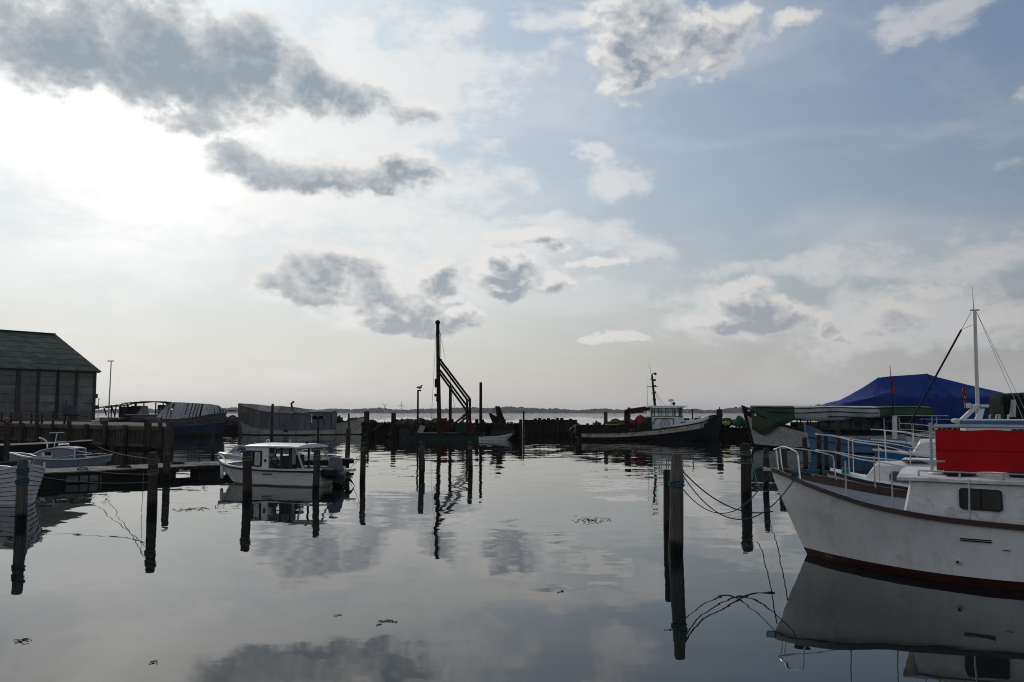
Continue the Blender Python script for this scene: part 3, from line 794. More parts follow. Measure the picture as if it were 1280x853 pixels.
# ------------------------------------------------------------------ hull builder
class Hull:
    """bow tip at the local origin, +x forward, water at z=0"""
    def __init__(s, L, B, sheer, rake=.9, stern=.75, entry=.42, ps=2.0, pw=1.5, flare=1.4, wlr=.9, srake=0.0, dbl=False, draft=.35):
        s.L, s.B, s.sheer, s.rake, s.stern, s.entry, s.ps, s.pw, s.flare, s.wlr, s.srake, s.dbl, s.draft = L, B, sheer, rake, stern, entry, ps, pw, flare, wlr, srake, dbl, draft
    def zs(s, t):
        S = s.sheer
        for i in range(len(S) - 1):
            if t <= S[i + 1][0]:
                u = (t - S[i][0]) / (S[i + 1][0] - S[i][0]); 
                # catmull-like smoothing
                p0 = S[max(i - 1, 0)][1]; p1 = S[i][1]; p2 = S[i + 1][1]; p3 = S[min(i + 2, len(S) - 1)][1]
                return .5 * (2 * p1 + (p2 - p0) * u + (2 * p0 - 5 * p1 + 4 * p2 - p3) * u * u + (3 * p1 - p0 - 3 * p2 + p3) * u ** 3)
        return S[-1][1]
    def prof(s, t, p):
        f = 1.0
        if t < s.entry: f = (1 - (1 - t / s.entry) ** p)
        tm = .55
        if t > tm:
            u = (t - tm) / (1 - tm)
            e = 0.0 if s.dbl else s.stern
            f *= e + (1 - e) * (1 - u ** 2.4) if not s.dbl else max(0.0, (1 - u ** 2.2))
        return f
    def half(s, t, z):
        zt = s.zs(t); k = max(0.0, min(1.0, z / zt))
        a = s.prof(t, s.ps) * s.B / 2; b = s.prof(t, s.pw) * s.B / 2 * s.wlr
        y = b + (a - b) * k ** s.flare
        if z < 0: y *= max(0, 1 + z / s.draft * .6)
        return y
    def x(s, t, z):
        z0 = s.zs(0); k = max(0, min(1, z / z0)) if z > 0 else z / z0
        z1 = s.zs(1); k1 = max(0, min(1, z / z1))
        return -(s.rake * (1 - k) ** 1.15 * (1 - t) ** 4 if k <= 1 else 0) - t * s.L + s.srake * (1 - k1) * t ** 6
    def P(s, t, z, side, dy=0.0):
        return Vector((s.x(t, z), side * max(0.0, s.half(t, z) + dy), z))
    def ts(s, n=26): return [(i / n) ** 1.25 for i in range(n + 1)]
    def shell(s, zf0, zf1, m=7, n=26, absz=None, dy=0.0):
        """surface between two height fractions (or absolute heights)"""
        g = G()
        for side in (1, -1):
            rows = []
            for j in range(m + 1):
                row = []
                for t in s.ts(n):
                    zt = s.zs(t)
                    z = lp(zf0 * zt, zf1 * zt, j / m) if absz is None else lp(absz[0], min(absz[1], zt) if absz[1] is not None else zt, j / m)
                    row.append(s.P(t, z, side, dy))
                rows.append(row)
            g.grid(rows, flip=(side > 0))
        if not s.dbl:     # transom
            rows = []
            for j in range(m + 1):
                z = lp(zf0 * s.zs(1), zf1 * s.zs(1), j / m) if absz is None else lp(absz[0], min(absz[1], s.zs(1)) if absz[1] is not None else s.zs(1), j / m)
                rows.append([s.P(1, z, 1, dy), s.P(1, z, .5, 0), s.P(1, z, -.5, 0), s.P(1, z, -1, dy)])
            g.grid(rows, flip=False)
        return g
    def strip(s, dz, w, h, off=0.0, n=30, t0=0.0, t1=1.0, zf=None):
        """rail swept along the sheer on both sides"""
        g = G()
        for side in (1, -1):
            rows = []
            for i in range(n + 1):
                t = t0 + (t1 - t0) * (i / n) ** 1.25
                z = s.zs(t) + dz if zf is None else s.zs(t) * zf
                zc = min(z, s.zs(t)); y = side * (s.half(t, zc) + off); x = s.x(t, zc)
                a, b = (y - side * w / 2), (y + side * w / 2)
                if t < .004: a = 0; b = side * w * .35
                rows.append([(x, a, z - h / 2), (x, b, z - h / 2), (x, b, z + h / 2), (x, a, z + h / 2)])
            g.grid(rows, closed=True, flip=(side < 0)); g.add(rows[-1], [(0, 1, 2, 3)])
        if not s.dbl and t1 == 1.0:
            z = s.zs(1) + dz; y = s.half(1, s.zs(1)) + off
            g.box((s.x(1, s.zs(1)) - .0, 0, z), (w, 2 * y, h * .98))
        return g
    def deck(s, drop, t0=.02, t1=.985, n=24, inset=.05, camber=.05, absz=None):
        g = G(); rows = []
        for i in range(n + 1):
            t = t0 + (t1 - t0) * i / n
            z = s.zs(t) - drop if absz is None else absz
            hb = max(.0, s.half(t, z) - inset); x = s.x(t, z)
            rows.append([(x, hb * q, z + camber * (1 - q * q)) for q in (1, .6, .2, -.2, -.6, -1)])
        g.grid(rows, flip=True); return g
    def inner(s, depth, th=.05, n=26, t0=.012):
        g = G()
        for side in (1, -1):
            r0 = []; r1 = []
            for i in range(n + 1):
                t = t0 + (1 - t0) * (i / n) ** 1.25; z = s.zs(t)
                r0.append((s.x(t, z), side * max(0, s.half(t, z) - th), z - .01))
                r1.append((s.x(t, z), side * max(0, s.half(t, z - depth) - th), z - depth))
            g.grid([r0, r1], flip=(side < 0))
        if not s.dbl:
            z = s.zs(1); xx = s.x(1, z) + .06
            g.add([(xx, s.half(1, z), z - .01), (xx, -s.half(1, z), z - .01), (xx, -s.half(1, z - depth), z - depth), (xx, s.half(1, z - depth), z - depth)], [(0, 1, 2, 3)])
        return g

def wall_holes(g, O, U, Vv, W_, H_, holes, th):
    """flat wall panel with rectangular openings; O origin, U and Vv unit vectors"""
    O, U, Vv = Vector(O), Vector(U).normalized(), Vector(Vv).normalized(); N = U.cross(Vv).normalized()
    us = sorted({0.0, W_} | {h[0] for h in holes} | {h[2] for h in holes}); vs = sorted({0.0, H_} | {h[1] for h in holes} | {h[3] for h in holes})
    for i in range(len(us) - 1):
        for j in range(len(vs) - 1):
            cu, cv = (us[i] + us[i + 1]) / 2, (vs[j] + vs[j + 1]) / 2
            if any(h[0] < cu < h[2] and h[1] < cv < h[3] for h in holes): continue
            q = [O + U * a + Vv * b for a, b in ((us[i], vs[j]), (us[i + 1], vs[j]), (us[i + 1], vs[j + 1]), (us[i], vs[j + 1]))]
            g.loft([p - N * th / 2 for p in q], [p + N * th / 2 for p in q])
def rrect(cx, cz, w, h, r, n=4):
    pts = []
    for (sx, sz, a0) in ((1, -1, -90), (1, 1, 0), (-1, 1, 90), (-1, -1, 180)):
        for k in range(n + 1):
            a = R_(a0 + 90 * k / n)
            pts.append((cx + sx * (w / 2 - r) + math.cos(a) * r, cz + sz * (h / 2 - r) + math.sin(a) * r))
    return pts
def window_on(parent, O, U, Vv, cx, cz, w, h, r, mframe, mglass, out=.012, name='window'):
    """rounded window: raised frame ring with a recessed pane (sub-part)"""
    O, U, Vv = Vector(O), Vector(U).normalized(), Vector(Vv).normalized(); N = U.cross(Vv).normalized()
    def to(p, d): return O + U * p[0] + Vv * p[1] + N * d
    a = rrect(cx, cz, w, h, r); b = rrect(cx, cz, w - .06, h - .06, max(.01, r - .03))
    g = G(); n = len(a)
    rows = [[to(p, 0) for p in a], [to(p, out * 1.6) for p in a], [to(p, out * 1.6) for p in b], [to(p, out * .3) for p in b]]
    g.grid(rows, closed=True); f = g.build(name, mframe, parent, weld=True)
    g = G(); g.loft([to(p, -.002) for p in b], [to(p, out * .7) for p in b]); g.build('pane', mglass, f, weld=True)
    return f

# ================================================================== 1  the big white motor cruiser at the right
TIP = W(966, 690); TIP.z = 0
AFT = Vector((.88, -.475, 0)).normalized(); rzm = math.atan2(-AFT.y, -AFT.x)
cr = empty('motor_cruiser', TIP, rzm, 'large white motor cruiser with brown rails and a red canvas screen at the right edge', 'boat')
# starboard/port: the side we see has local y sign
ys_ = (Matrix.Rotation(-rzm, 3, 'Z') @ Vector((0, -1, 0))).y; NS = 1 if ys_ > 0 else -1
mh = Hull(10.5, 4.15, [(0, 1.545), (.08, 1.33), (.17, 1.12), (.27, 1.0), (.40, .93), (.6, .90), (.8, .98), (1, 1.1)], rake=.62, stern=.8, entry=.36, ps=2.3, pw=1.75, flare=1.6, wlr=.955, draft=.6)
mh.shell(0, 1, m=9, n=44, absz=(.13, None)).build('hull', MT['hull'], cr, smooth=True)
mh.shell(0, 1, m=4, n=44, absz=(-.5, .13), dy=.004).build('boot_stripe', MT['oxide'], cr, smooth=True)
mh.strip(-.01, .075, .078, off=.012, n=50).build('rubbing_rail', MT['brown'], cr, weld=True)
mh.inner(.13, .10, n=40, t0=.03).build('bulwark', MT['brown'], cr, smooth=True)
MT['greydeck'] = mat('blue_grey_deck_paint', (.15, .165, .20), .7, var=.15, spot=(.21, .21, .22), spot_amt=.2)
mh.deck(.12, n=36, t0=.04, inset=.09).build('deck', MT['greydeck'], cr, smooth=True)
# the little vent slots and the outlet on the side
def on_side(s_, z, side=NS, off=.0):
    t = s_ / mh.L; return mh.P(t, z, side, off)
def side_frame(s_, z):
    a = on_side(s_ - .05, z); b = on_side(s_ + .05, z); u = (b - a).normalized()
    c_ = on_side(s_, z + .05) - on_side(s_, z - .05); n = u.cross(c_.normalized()).normalized()
    if n.y * NS < 0: n = -n
    return on_side(s_, z), u, n
def slot(s_, z, w, name, h=.016):
    p, u, n = side_frame(s_, z); g = G(); g.beam(p - u * w / 2 + n * .012, p + u * w / 2 + n * .012, h, .02, up=n); return g.build(name, MT['black'], cr)
for dz_ in (0, -.028): slot(3.35, .71 + dz_, .42, 'fairlead_strip', .012)
p, u, n = side_frame(3.05, .345); g = G(); g.tube([p - n * .02, p + n * .03], .038, 14); f = g.build('outlet_ring', MT['white'], cr, smooth=True)
g = G(); g.tube([p - n * .01, p + n * .034], .02, 12); g.build('outlet_hole', MT['black'], f)
# thin scuff marks
slot(3.75, .58, .10, 'scuff_mark', .005)

# cabin: trunk with raked front, rounded roof overhang
s0, s1 = 2.4, 8.6; hbf, hbm = 1.34, 1.55
zd = lambda s_: mh.zs(s_ / mh.L) - .12
ztop = 1.585
def cab_w(s_, k):      # half width
    return lp(hbf, hbm, smth((s_ - s0) / 1.4)) - .06 * k
rows = []; st = [s0 + i * (s1 - s0) / 16 for i in range(17)]
def cabpt(s_, k, side):
    z = lp(zd(s_), ztop - .10, k); sx = s_ + (.12 * k if s_ == s0 else 0)
    return Vector((-sx, side * cab_w(s_, k), z))
for side in (1, -1):
    g = G(); g.grid([[cabpt(s_, k, side) for s_ in st] for k in (0, .5, 1)], flip=(side > 0)); g.build('cabin_side', MT['cabin'], cr, smooth=True)
g = G(); g.grid([[cabpt(s0, k, q) if abs(q) == 1 else Vector((-(s0 + .12 * k - .10 * (1 - q * q)), q * cab_w(s0, k), lp(zd(s0), ztop - .1, k))) for q in (-1, -.6, -.2, .2, .6, 1)] for k in (0, .5, 1)], flip=False)
g.build('cabin_front', MT['cabin'], cr, smooth=True)
g = G(); g.grid([[cabpt(s1, k, q) for q in (-1, 1)] for k in (0, 1)]); g.build('cabin_back', MT['cabin'], cr)
# roof slab with a lip
g = G(); ro = []; 
for s_ in [s0 - .10] + st[1:-1] + [s1 + .1]:
    w_ = cab_w(max(s_, s0), 1) + .075; fr = .12 if s_ < s0 else 0
    ro.append([(-s_ - fr * 0, q * w_ + 0, ztop - .10 + .012 if e == 0 else ztop - .025 * abs(q) ** 3 + .05 * (1 - q * q)) for e, q in ((0, -1), (1, -1), (1, -.9), (1, -.5), (1, 0), (1, .5), (1, .9), (1, 1), (0, 1))])
g.grid(ro, flip=False, closed=True); g.add(ro[0], [tuple(range(9))]); g.add(ro[-1], [tuple(reversed(range(9)))])
g.build('cabin_roof', MT['cabin'], cr, weld=True, bevel=.012)
# handrail along the roof edge on short brackets
hrr = G(); pts = [(-s_, NS * (cab_w(s_, 1) - .05), ztop + .075) for s_ in [2.62 + i * .3 for i in range(18)]]
hrr.tube(pts, .012, 7); h_ = hrr.build('roof_handrail', MT['galv'], cr, smooth=True)
for i in range(0, 18, 2):
    x_, y_, z_ = pts[i]; G().tube([(x_, y_, z_), (x_, y_, ztop - .01)], [.011, .02], 7).build('bracket', MT['galv'], h_)
hrr = G(); hrr.tube([(-s_, -NS * (cab_w(s_, 1) - .05), ztop + .075) for s_ in [2.62 + i * .3 for i in range(18)]], .012, 7); hrr.build('roof_handrail', MT['galv'], cr, smooth=True)
# windows in the cabin side
def side_window(sc_, w_, h_, zc):
    for side in (NS, -NS):
        O = cabpt(sc_, 0, side); k = (zc - zd(sc_)) / (ztop - .10 - zd(sc_))
        O = cabpt(sc_, k, side); Vv = (cabpt(sc_, 1, side) - cabpt(sc_, 0, side)).normalized()
        U = (cabpt(sc_ + .2, k, side) - cabpt(sc_ - .2, k, side)).normalized()
        if (U.cross(Vv)).y * side < 0: U = -U
        f = window_on(cr, O, U, Vv, 0, 0, w_, h_, .055, MT['rubber'], MT['glassd'], .014)
for sc_ in (3.50, 4.72, 6.2): side_window(sc_, .60, .33, 1.255)
# roof hatches
for (a_, b_, yy) in ((3.9, 4.75, NS * 1.05), (2.98, 3.45, NS * 1.1)):
    G().box((-(a_ + b_) / 2, yy, ztop + .05), (b_ - a_, .34, .05)).build('roof_hatch', MT['rubber'], cr, bevel=.015)
G().ball((-2.88, NS * .98, ztop + .03), .10, 12, 6, 0, (1.3, 1.3, .5)).build('vent_dome', MT['white'], cr, smooth=True)
for s_ in (3.7, 5.0): G().box((-s_, NS * 1.22, ztop + .045), (.06, .06, .05)).build('deck_fitting', MT['white'], cr, bevel=.01)

# the red canvas screen on its tube frame
MT['red'] = mat('red_canvas', (.50, .012, .014), .85, var=.12, scale=2, bump=.006, bscale=5, spot=(.42, .010, .012), spot_amt=.35)
SY = NS * .86; xa, xb = -2.80, -7.0; zc0, zc1 = ztop + .04, 2.36
zrow = []
rn = random.Random(2)
for j in range(9):
    row = []
    for i in range(41):
        u = i / 40; k = j / 8
        x = lp(xa - .07, xb, u); z = lp(zc0 + .02, zc1 - .045, k)
        y = SY + .010 * math.sin(u * 34 + k * 3) * (k - .2) + .006 * math.sin(u * 71) + NS * (.012 * math.sin(k * math.pi))
        if j in (0, 8): z += .008 * math.sin(u * 40)
        row.append((x, y, z))
    zrow.append(row)
g = G(); g.grid(zrow); g.grid([[(x, y - .006, z) for (x, y, z) in r] for r in zrow], flip=True); g.build('canvas_screen', MT['red'], cr, smooth=True)
MT['redseam'] = mat('red_seam', (.30, .008, .008), .85)
g = G(); g.grid([[(x, y + NS * .008, z - .006) for (x, y, z) in zrow[4]], [(x, y + NS * .008, z + .008) for (x, y, z) in zrow[4]]]); g.build('seam', MT['redseam'], cr)
G().tube([(xa, SY, zc0 - .06), (xa, SY, 2.43)], .026, 10).build('frame_post', MT['galv'], cr, smooth=True)
G().tube([(xa + .02, SY, zc1 + .01), (xb, SY, zc1 + .0)], .021, 8).build('frame_rail', MT['galv'], cr, smooth=True)
G().tube([(xa + .02, -SY, zc1 + .01), (xb, -SY, zc1 + .0)], .021, 8).build('frame_rail', MT['galv'], cr, smooth=True)
G().tube([(xa, -SY, zc0 - .06), (xa, -SY, 2.40)], .026, 10).build('frame_post', MT['galv'], cr, smooth=True)
G().tube([(xa + .12, SY, 1.80), (xa - .2, SY, 1.80)], .02, 8).build('frame_clamp', MT['galv'], cr, smooth=True)
g = G()
for i in range(26):
    x = xa - .1 - i * .155; g.tube([(x, SY - .02, zc1 - .05), (x + .03, SY + .022 * NS, zc1 - .005), (x + .06, SY - .02, zc1 + .03), (x + .09, SY, zc1 - .04)], .005, 4)
for i in range(7):
    z = zc0 + .06 + i * .10; g.tube([(xa - .07, SY, z), (xa - .0, SY + .03 * NS, z + .02), (xa + .028, SY, z + .05)], .005, 4)
g.build('lacing', MT['paleplastic'], cr)

# bow rail (pulpit) and stanchions with guard wires
def shp(s_, side, dz=0.0, inn=.05):
    t = s_ / mh.L; z = mh.zs(t); return Vector((mh.x(t, z), side * max(0, mh.half(t, z) - inn), z + dz))
def smooth_path(P, n=6):
    P = [Vector(p) for p in P]; out = []
    for i in range(len(P) - 1):
        p0, p1, p2, p3 = P[max(i - 1, 0)], P[i], P[i + 1], P[min(i + 2, len(P) - 1)]
        for k in range(n):
            u = k / n; out.append(.5 * (2 * p1 + (p2 - p0) * u + (2 * p0 - 5 * p1 + 4 * p2 - p3) * u * u + (3 * p1 - p0 - 3 * p2 + p3) * u ** 3))
    return out + [P[-1]]
pul = empty('pulpit', (0, 0, 0)); pul.parent = cr
top = .47
path = [shp(.62, NS, 0), shp(.60, NS, .18), shp(.58, NS, top - .03), shp(.52, NS, top + .02)]
path += [shp(.30, NS, top + .02), Vector((-.16, NS * .19, 1.54 + top - .08)), Vector((-.08, NS * .07, 1.54 + top - .10)), Vector((-.08, -NS * .07, 1.54 + top - .10)), Vector((-.16, -NS * .19, 1.54 + top - .08)), shp(.5, -NS, top)]
path += [shp(.85, -NS, top), shp(.93, -NS, top - .05), shp(.95, -NS, .18), shp(.97, -NS, 0)]
G().tube(smooth_path(path, 5), .0145, 9).build('top_rail', MT['steel'], pul, smooth=True)
for side in (1, -1):
    a = Vector((-.18, side * .17, 1.46)); G().tube([a, Vector((-.14, side * .17, 1.54 + top - .09))], .014, 8).build('upright', MT['steel'], pul, smooth=True)
stn = {}
for side in (NS, -NS):
    for s_ in (1.45, 2.2, 3.3, 4.9, 6.4, 7.8) if side == NS else (1.6, 2.6, 5.0):
        a = shp(s_, side, 0, .03); b = a + Vector((0, -side * .03, .60))
        if side == NS and s_ == 3.3: b = a + Vector((-.02, -side * .06, .62))
        g = G(); g.tube([a - Vector((0, 0, .02)), b], [.013, .012], 8); so = g.build('stanchion', MT['galv'], cr, smooth=True)
        g = G(); g.tube([a, a + Vector((0, 0, .05))], .024, 8); g.build('socket', MT['galv'], so)
        stn[(side, s_)] = b
# mooring cleats with rope tails on the foredeck
for (s_, side) in ((.55, NS), (.62, -NS)):
    a = shp(s_, side, .03, .12)
    g = G(); g.tube([a + Vector((-.11, 0, .03)), a + Vector((-.05, 0, .055)), a + Vector((.05, 0, .055)), a + Vector((.11, 0, .03))], .017, 7); g.tube([a + Vector((0, 0, -.03)), a + Vector((0, 0, .05))], .022, 7)
    g.build('cleat', MT['galv'], cr, smooth=True)
    g = G(); rn = random.Random(int(s_ * 100))
    for i in range(5): g.tube([a + Vector((math.cos(q) * (.10 + .01 * i), math.sin(q) * .055, .03 + .012 * i + rn.uniform(0, .01))) for q in [k * .52 + i for k in range(13)]], .012, 5)
    o = g.build('belayed_rope', MT['rope'], cr, smooth=True)
# anchor roller at the stem
g = G(); g.box((.02, 0, 1.53), (.22, .10, .05)); g.tube([(.12, -.05, 1.55), (.12, .05, 1.55)], .025, 8); g.build('anchor_roller', MT['galv'], cr)
G().tube([(-.03, 0, 1.5), (-.18, 0, 1.05)], .006, 5).build('stem_bolt', MT['black'], cr)

# ------------------------------------------------------------------ mooring lines from the foreground pile to the bow
def W2(v): return cr.matrix_basis @ v
from mathutils import Matrix as _M
CM = _M.Translation(TIP) @ _M.Rotation(rzm, 4, 'Z')
bowcleat = CM @ shp(.55, NS, .06, .05); stem = CM @ Vector((.02, 0, .8)); bow2 = CM @ Vector((-.02, 0, 1.5))
fx, fy, fz, fr_ = PILEPOS[845]
MT['ropepale'] = mat('pale_polyester_rope', (.33, .36, .36), .85, var=.3, scale=20)
def rope(name, a, b, sag, r, m, label, n=28):
    a = Vector(a); pts = [p - a for p in cat(a, b, sag, n)]
    o = G().tube(pts, r, 6).build(name, MT[m], smooth=True); o.location = a; return tag(o, label, 'rope')
# ropes that sag down close to the water between pile and bow
rope('mooring_rope', (fx + fr_, fy - .02, fz - .38), bowcleat, .80, .011, 'rope', 'blue green rope hanging lowest between the foreground pile and the bow cleat')
rope('mooring_rope', (fx + fr_, fy + .05, fz - .30), CM @ Vector((-.02, 0, .75)), .28, .012, 'ropedark', 'dark mooring rope from the foreground pile to the stem just above the water')
rope('mooring_rope', (fx + fr_, fy + .08, fz - .62), CM @ Vector((.0, 0, 1.49)), .62, .009, 'rope', 'thin blue green rope from low on the foreground pile to the bow tip')
kx, ky, kz, kr = PILEPOS[933]
rope('mooring_rope', (kx + kr, ky, kz - .35), CM @ Vector((-.05, .0, 1.3)), .55, .011, 'rope', 'blue green rope from the rounded pile to the white bow')
lx, ly, lz, lr_ = PILEPOS[957.5]
rope('mooring_rope', (lx + lr_, ly, lz - .2), CM @ Vector((-.3, -NS * .2, 1.5)), .35, .012, 'ropedark', 'dark rope from the slim pile to the far side of the white bow')
# ================================================================== 2  small cabin boat alongside
def boat_root(name, px, Y, aft, label, cat_='boat', z=0):
    X = (px - 640) / F * Y
    # horizontal pixel to X for a pitched camera: use a ray at the height of the horizon
    p = at(px, 540, Y); aft = Vector((aft[0], aft[1], 0)).normalized()
    rz = math.atan2(-aft.y, -aft.x)
    r = empty(name, (p.x, Y, z), rz, label, cat_)
    near = (Matrix.Rotation(-rz, 3, 'Z') @ Vector((0, -1, 0))).y
    return r, (1 if near > 0 else -1)
def sh(h, s_, side, dz=0.0, inn=.05):
    t = s_ / h.L; z = h.zs(t); return Vector((h.x(t, z), side * max(0, h.half(t, z) - inn), z + dz))
def pulpit(root, h, ns, s_end, top, mids=(.5,), r=.0135, nose=.12, posts=(1.0,), m='steel'):
    """looped bow rails at several heights"""
    e = empty('bow_rail', (0, 0, 0)); e.parent = root
    z0 = h.zs(0)
    for i, hh in enumerate((top,) + tuple(top * q for q in mids)):
        P = []
        for side in (ns, -ns):
            half = [sh(h, s_, side, hh * (1 if s_ < s_end else .9)) for s_ in [s_end, s_end * .7, s_end * .4, s_end * .15]] + [Vector((nose, side * .10, z0 + hh))]
            P += half if side == ns else half[::-1]
        G().tube(smooth_path(P, 5), r, 7).build('rail', MT[m], e, smooth=True)
    for s_ in posts:
        for side in (1, -1):
            a = sh(h, s_, side, 0); G().tube([a, a + Vector((0, 0, top))], r * .85, 7).build('post', MT[m], e, smooth=True)
    return e
nb, ns2 = boat_root('cabin_cruiser', 1029, 20.4, (.88, -.475), 'small white cabin boat with curved bow rails right behind the big white cruiser')
h2 = Hull(6.8, 2.35, [(0, 1.28), (.12, 1.12), (.3, 1.0), (.6, .9), (1, .9)], rake=.9, stern=.85, entry=.42, flare=1.3)
h2.shell(0, 1, m=7, absz=(.05, None)).build('hull', MT['grp'], nb, smooth=True)
h2.shell(0, 1, m=2, absz=(-.3, .05)).build('boot_stripe', MT['black'], nb, smooth=True)
h2.strip(-.03, .07, .06, .01).build('rubbing_rail', MT['rubber'], nb)
h2.deck(-.02, inset=.03, camber=.06).build('deck', MT['grp'], nb, smooth=True)
pulpit(nb, h2, ns2, 1.9, .82, (.55,), posts=(.55, 1.2, 1.85))
for side in (1, -1):
    for s_ in (2.6, 3.5, 4.4):
        a = sh(h2, s_, side); G().tube([a, a + Vector((0, 0, .62))], .012, 7).build('stanchion', MT['steel'], nb, smooth=True)
    G().tube([sh(h2, s_, side, .60) for s_ in (1.9, 2.6, 3.5, 4.4, 5.2)], .006, 5).build('guard_wire', MT['steel'], nb)
def trunk(root, h, s0, s1, w0, w1, z1, m, front=.5, name='cabin', back=.1, crown=.06, ss=9, tum=.12):
    g = G(); rows = []
    N = 14
    for i in range(N + 1):
        u = i / N; s_ = lp(s0, s1, u); w_ = lp(w0, w1, smth(u * 1.6))
        zb = h.zs(s_ / h.L) - .03
        f = smth((s_ - s0) / front) if front else 1
        b_ = smth((s1 - s_) / back) if back else 1
        zt = zb + (z1 - zb) * min(f ** .6, b_ ** .5) 
        row = [(-s_, -w_, zb)]
        for q in (-1, -.97, -.8, -.4, 0, .4, .8, .97, 1):
            zz = {1: .72, .97: .93, .8: .99}.get(abs(q), 1.0)
            row.append((-s_, q * w_ * (1 - tum * min(zz, 1)), zb + (zt - zb) * zz + crown * (1 - q * q) * (f > .9)))
        row.append((-s_, w_, zb)); rows.append(row)
    g.grid(rows, flip=False); g.add(rows[-1], [tuple(reversed(range(11)))]); g.add(rows[0], [tuple(range(11))])
    return g.build(name, m, root, smooth=True)
trunk(nb, h2, .85, 5.0, .42, .88, 1.47, MT['grp'], front=.32)
for side in (ns2, -ns2):
    for (a_, b_) in ((1.42, 2.4), (2.6, 3.5)):
        g = G(); P = rrect((a_ + b_) / 2, 1.21, b_ - a_, .24, .11, 5)
        w_ = .80
        def wq(s_): return lp(.42, .88, smth((s_ - .85) / 4.15 * 1.6)) * .955 + .012
        g.loft([(-q[0], side * (wq(q[0]) - .01), q[1]) for q in P], [(-q[0], side * (wq(q[0]) + .012 - .03 * (q[1] - 1.15)), q[1]) for q in P])
        MT.setdefault('bluewin', mat('blue_grey_window', (.06, .09, .14), .12, var=.2, rvar=.03))
        g.build('window', MT['bluewin'], nb, weld=True)
G().box((-2.15, ns2 * .1, 1.57), (.95, .7, .06)).build('roof_hatch', MT['grp'], nb, bevel=.02)
for side in (1, -1):
    G().tube([(-s_, side * .62, 1.57) for s_ in (1.7, 2.4, 3.2, 4.2)], .014, 6).build('grab_rail', MT['darkwood'], nb)
g = G(); g.ball((-.5, ns2 * .22, 1.30), .07, 8, 5); MT['teal'] = mat('teal_rope', (.03, .26, .22), .85, var=.4, scale=15)
for i in range(4): g.tube([(-.5 + math.cos(q) * .09, ns2 * .22 + math.sin(q) * .07, 1.26 + .03 * i) for q in [k * .6 for k in range(12)]], .014, 5)
g.build('coiled_rope', MT['teal'], nb, smooth=True)

# ================================================================== 3  boat with the blue gunwale
MT['bluestripe'] = mat('blue_gunwale_paint', (.03, .16, .38), .4, var=.15)
bb, ns3 = boat_root('motor_sailer', 1090, 26.5, (.90, -.43), 'white boat with bright blue gunwale stripe, between the cabin cruiser and the mast yacht')
h3 = Hull(7.5, 2.5, [(0, 1.50), (.15, 1.40), (.35, 1.30), (.6, 1.22), (1, 1.2)], rake=.7, stern=.8, entry=.42)
h3.shell(0, 1, m=7, absz=(.05, None)).build('hull', MT['grp'], bb, smooth=True)
h3.shell(0, 1, m=2, absz=(-.3, .05)).build('boot_stripe', MT['black'], bb, smooth=True)
h3.shell(0, 1, m=2, dy=.012).v and None
g3 = h3.shell(.78, .975, m=2, dy=.014); g3.build('gunwale_stripe', MT['bluestripe'], bb, smooth=True)
h3.strip(.0, .08, .05, .01).build('toe_rail', MT['grp'], bb)
h3.deck(.0, inset=.03, camber=.05).build('deck', MT['grp'], bb, smooth=True)
pulpit(bb, h3, ns3, 1.3, .60, (.5,), r=.014, nose=.0, posts=(.35, 1.1))
trunk(bb, h3, 1.05, 4.6, .55, .85, 1.78, MT['grp'], front=.3)
for side in (1, -1):
    g = G(); P = rrect(2.2, 1.5, 1.0, .15, .05, 3)
    g.loft([(-q[0], side * .70, q[1]) for q in P], [(-q[0], side * .815, q[1]) for q in P]); g.build('window', MT['glassd'], bb, weld=True)
    for s_ in (1.9, 2.9, 3.9):
        a = sh(h3, s_, side); G().tube([a, a + Vector((0, 0, .58))], .011, 6).build('stanchion', MT['steel'], bb)
    G().tube([sh(h3, s_, side, .56) for s_ in (1.3, 1.9, 2.9, 3.9, 4.9)], .006, 5).build('guard_wire', MT['steel'], bb)
g = G(); g.box((-.55, 0, 1.50), (.3, .22, .12)); g.tube([(-.55, -.16, 1.56), (-.55, .16, 1.56)], .07, 8); g.tube([(-.35, .1, 1.5), (-.2, .05, 1.62)], .04, 6)
g.build('windlass', MT['black'], bb, bevel=.01)

# ================================================================== 4  light blue double ender
MT['lblue'] = mat('light_blue_boat_paint', (.105, .225, .40), .55, var=.3, scale=1.2, drips=(.07, .13, .21), spot=(.06, .13, .24), spot_amt=.4)
lb, ns4 = boat_root('wooden_fishing_boat', 1008, 58, (.985, -.17), 'light blue wooden fishing boat with a tall stem, before the tarp covered boats')
h4 = Hull(9.2, 3.0, [(0, 1.74), (.1, 1.28), (.25, .98), (.5, .80), (.75, .92), (1, 1.35)], rake=.28, entry=.4, flare=1.2, dbl=True, ps=2.2, pw=1.9)
h4.shell(0, 1, m=8, absz=(.08, None)).build('hull', MT['lblue'], lb, smooth=True)
h4.shell(0, 1, m=2, absz=(-.35, .08)).build('boot_stripe', MT['black'], lb, smooth=True)
h4.strip(0, .12, .09, .02).build('rubbing_rail', MT['lblue'], lb)
g = h4.shell(.55, .60, m=1, dy=.02); g.build('strake_line', MT['darkwood'], lb)
h4.inner(.4, .07).build('bulwark', MT['lblue'], lb, smooth=True)
h4.deck(.38, inset=.08).build('deck', MT['deckwood'], lb, smooth=True)
G().beam((.04, 0, 1.35), (.10, 0, 1.95), .12, .16).build('stem_post', MT['lblue'], lb)
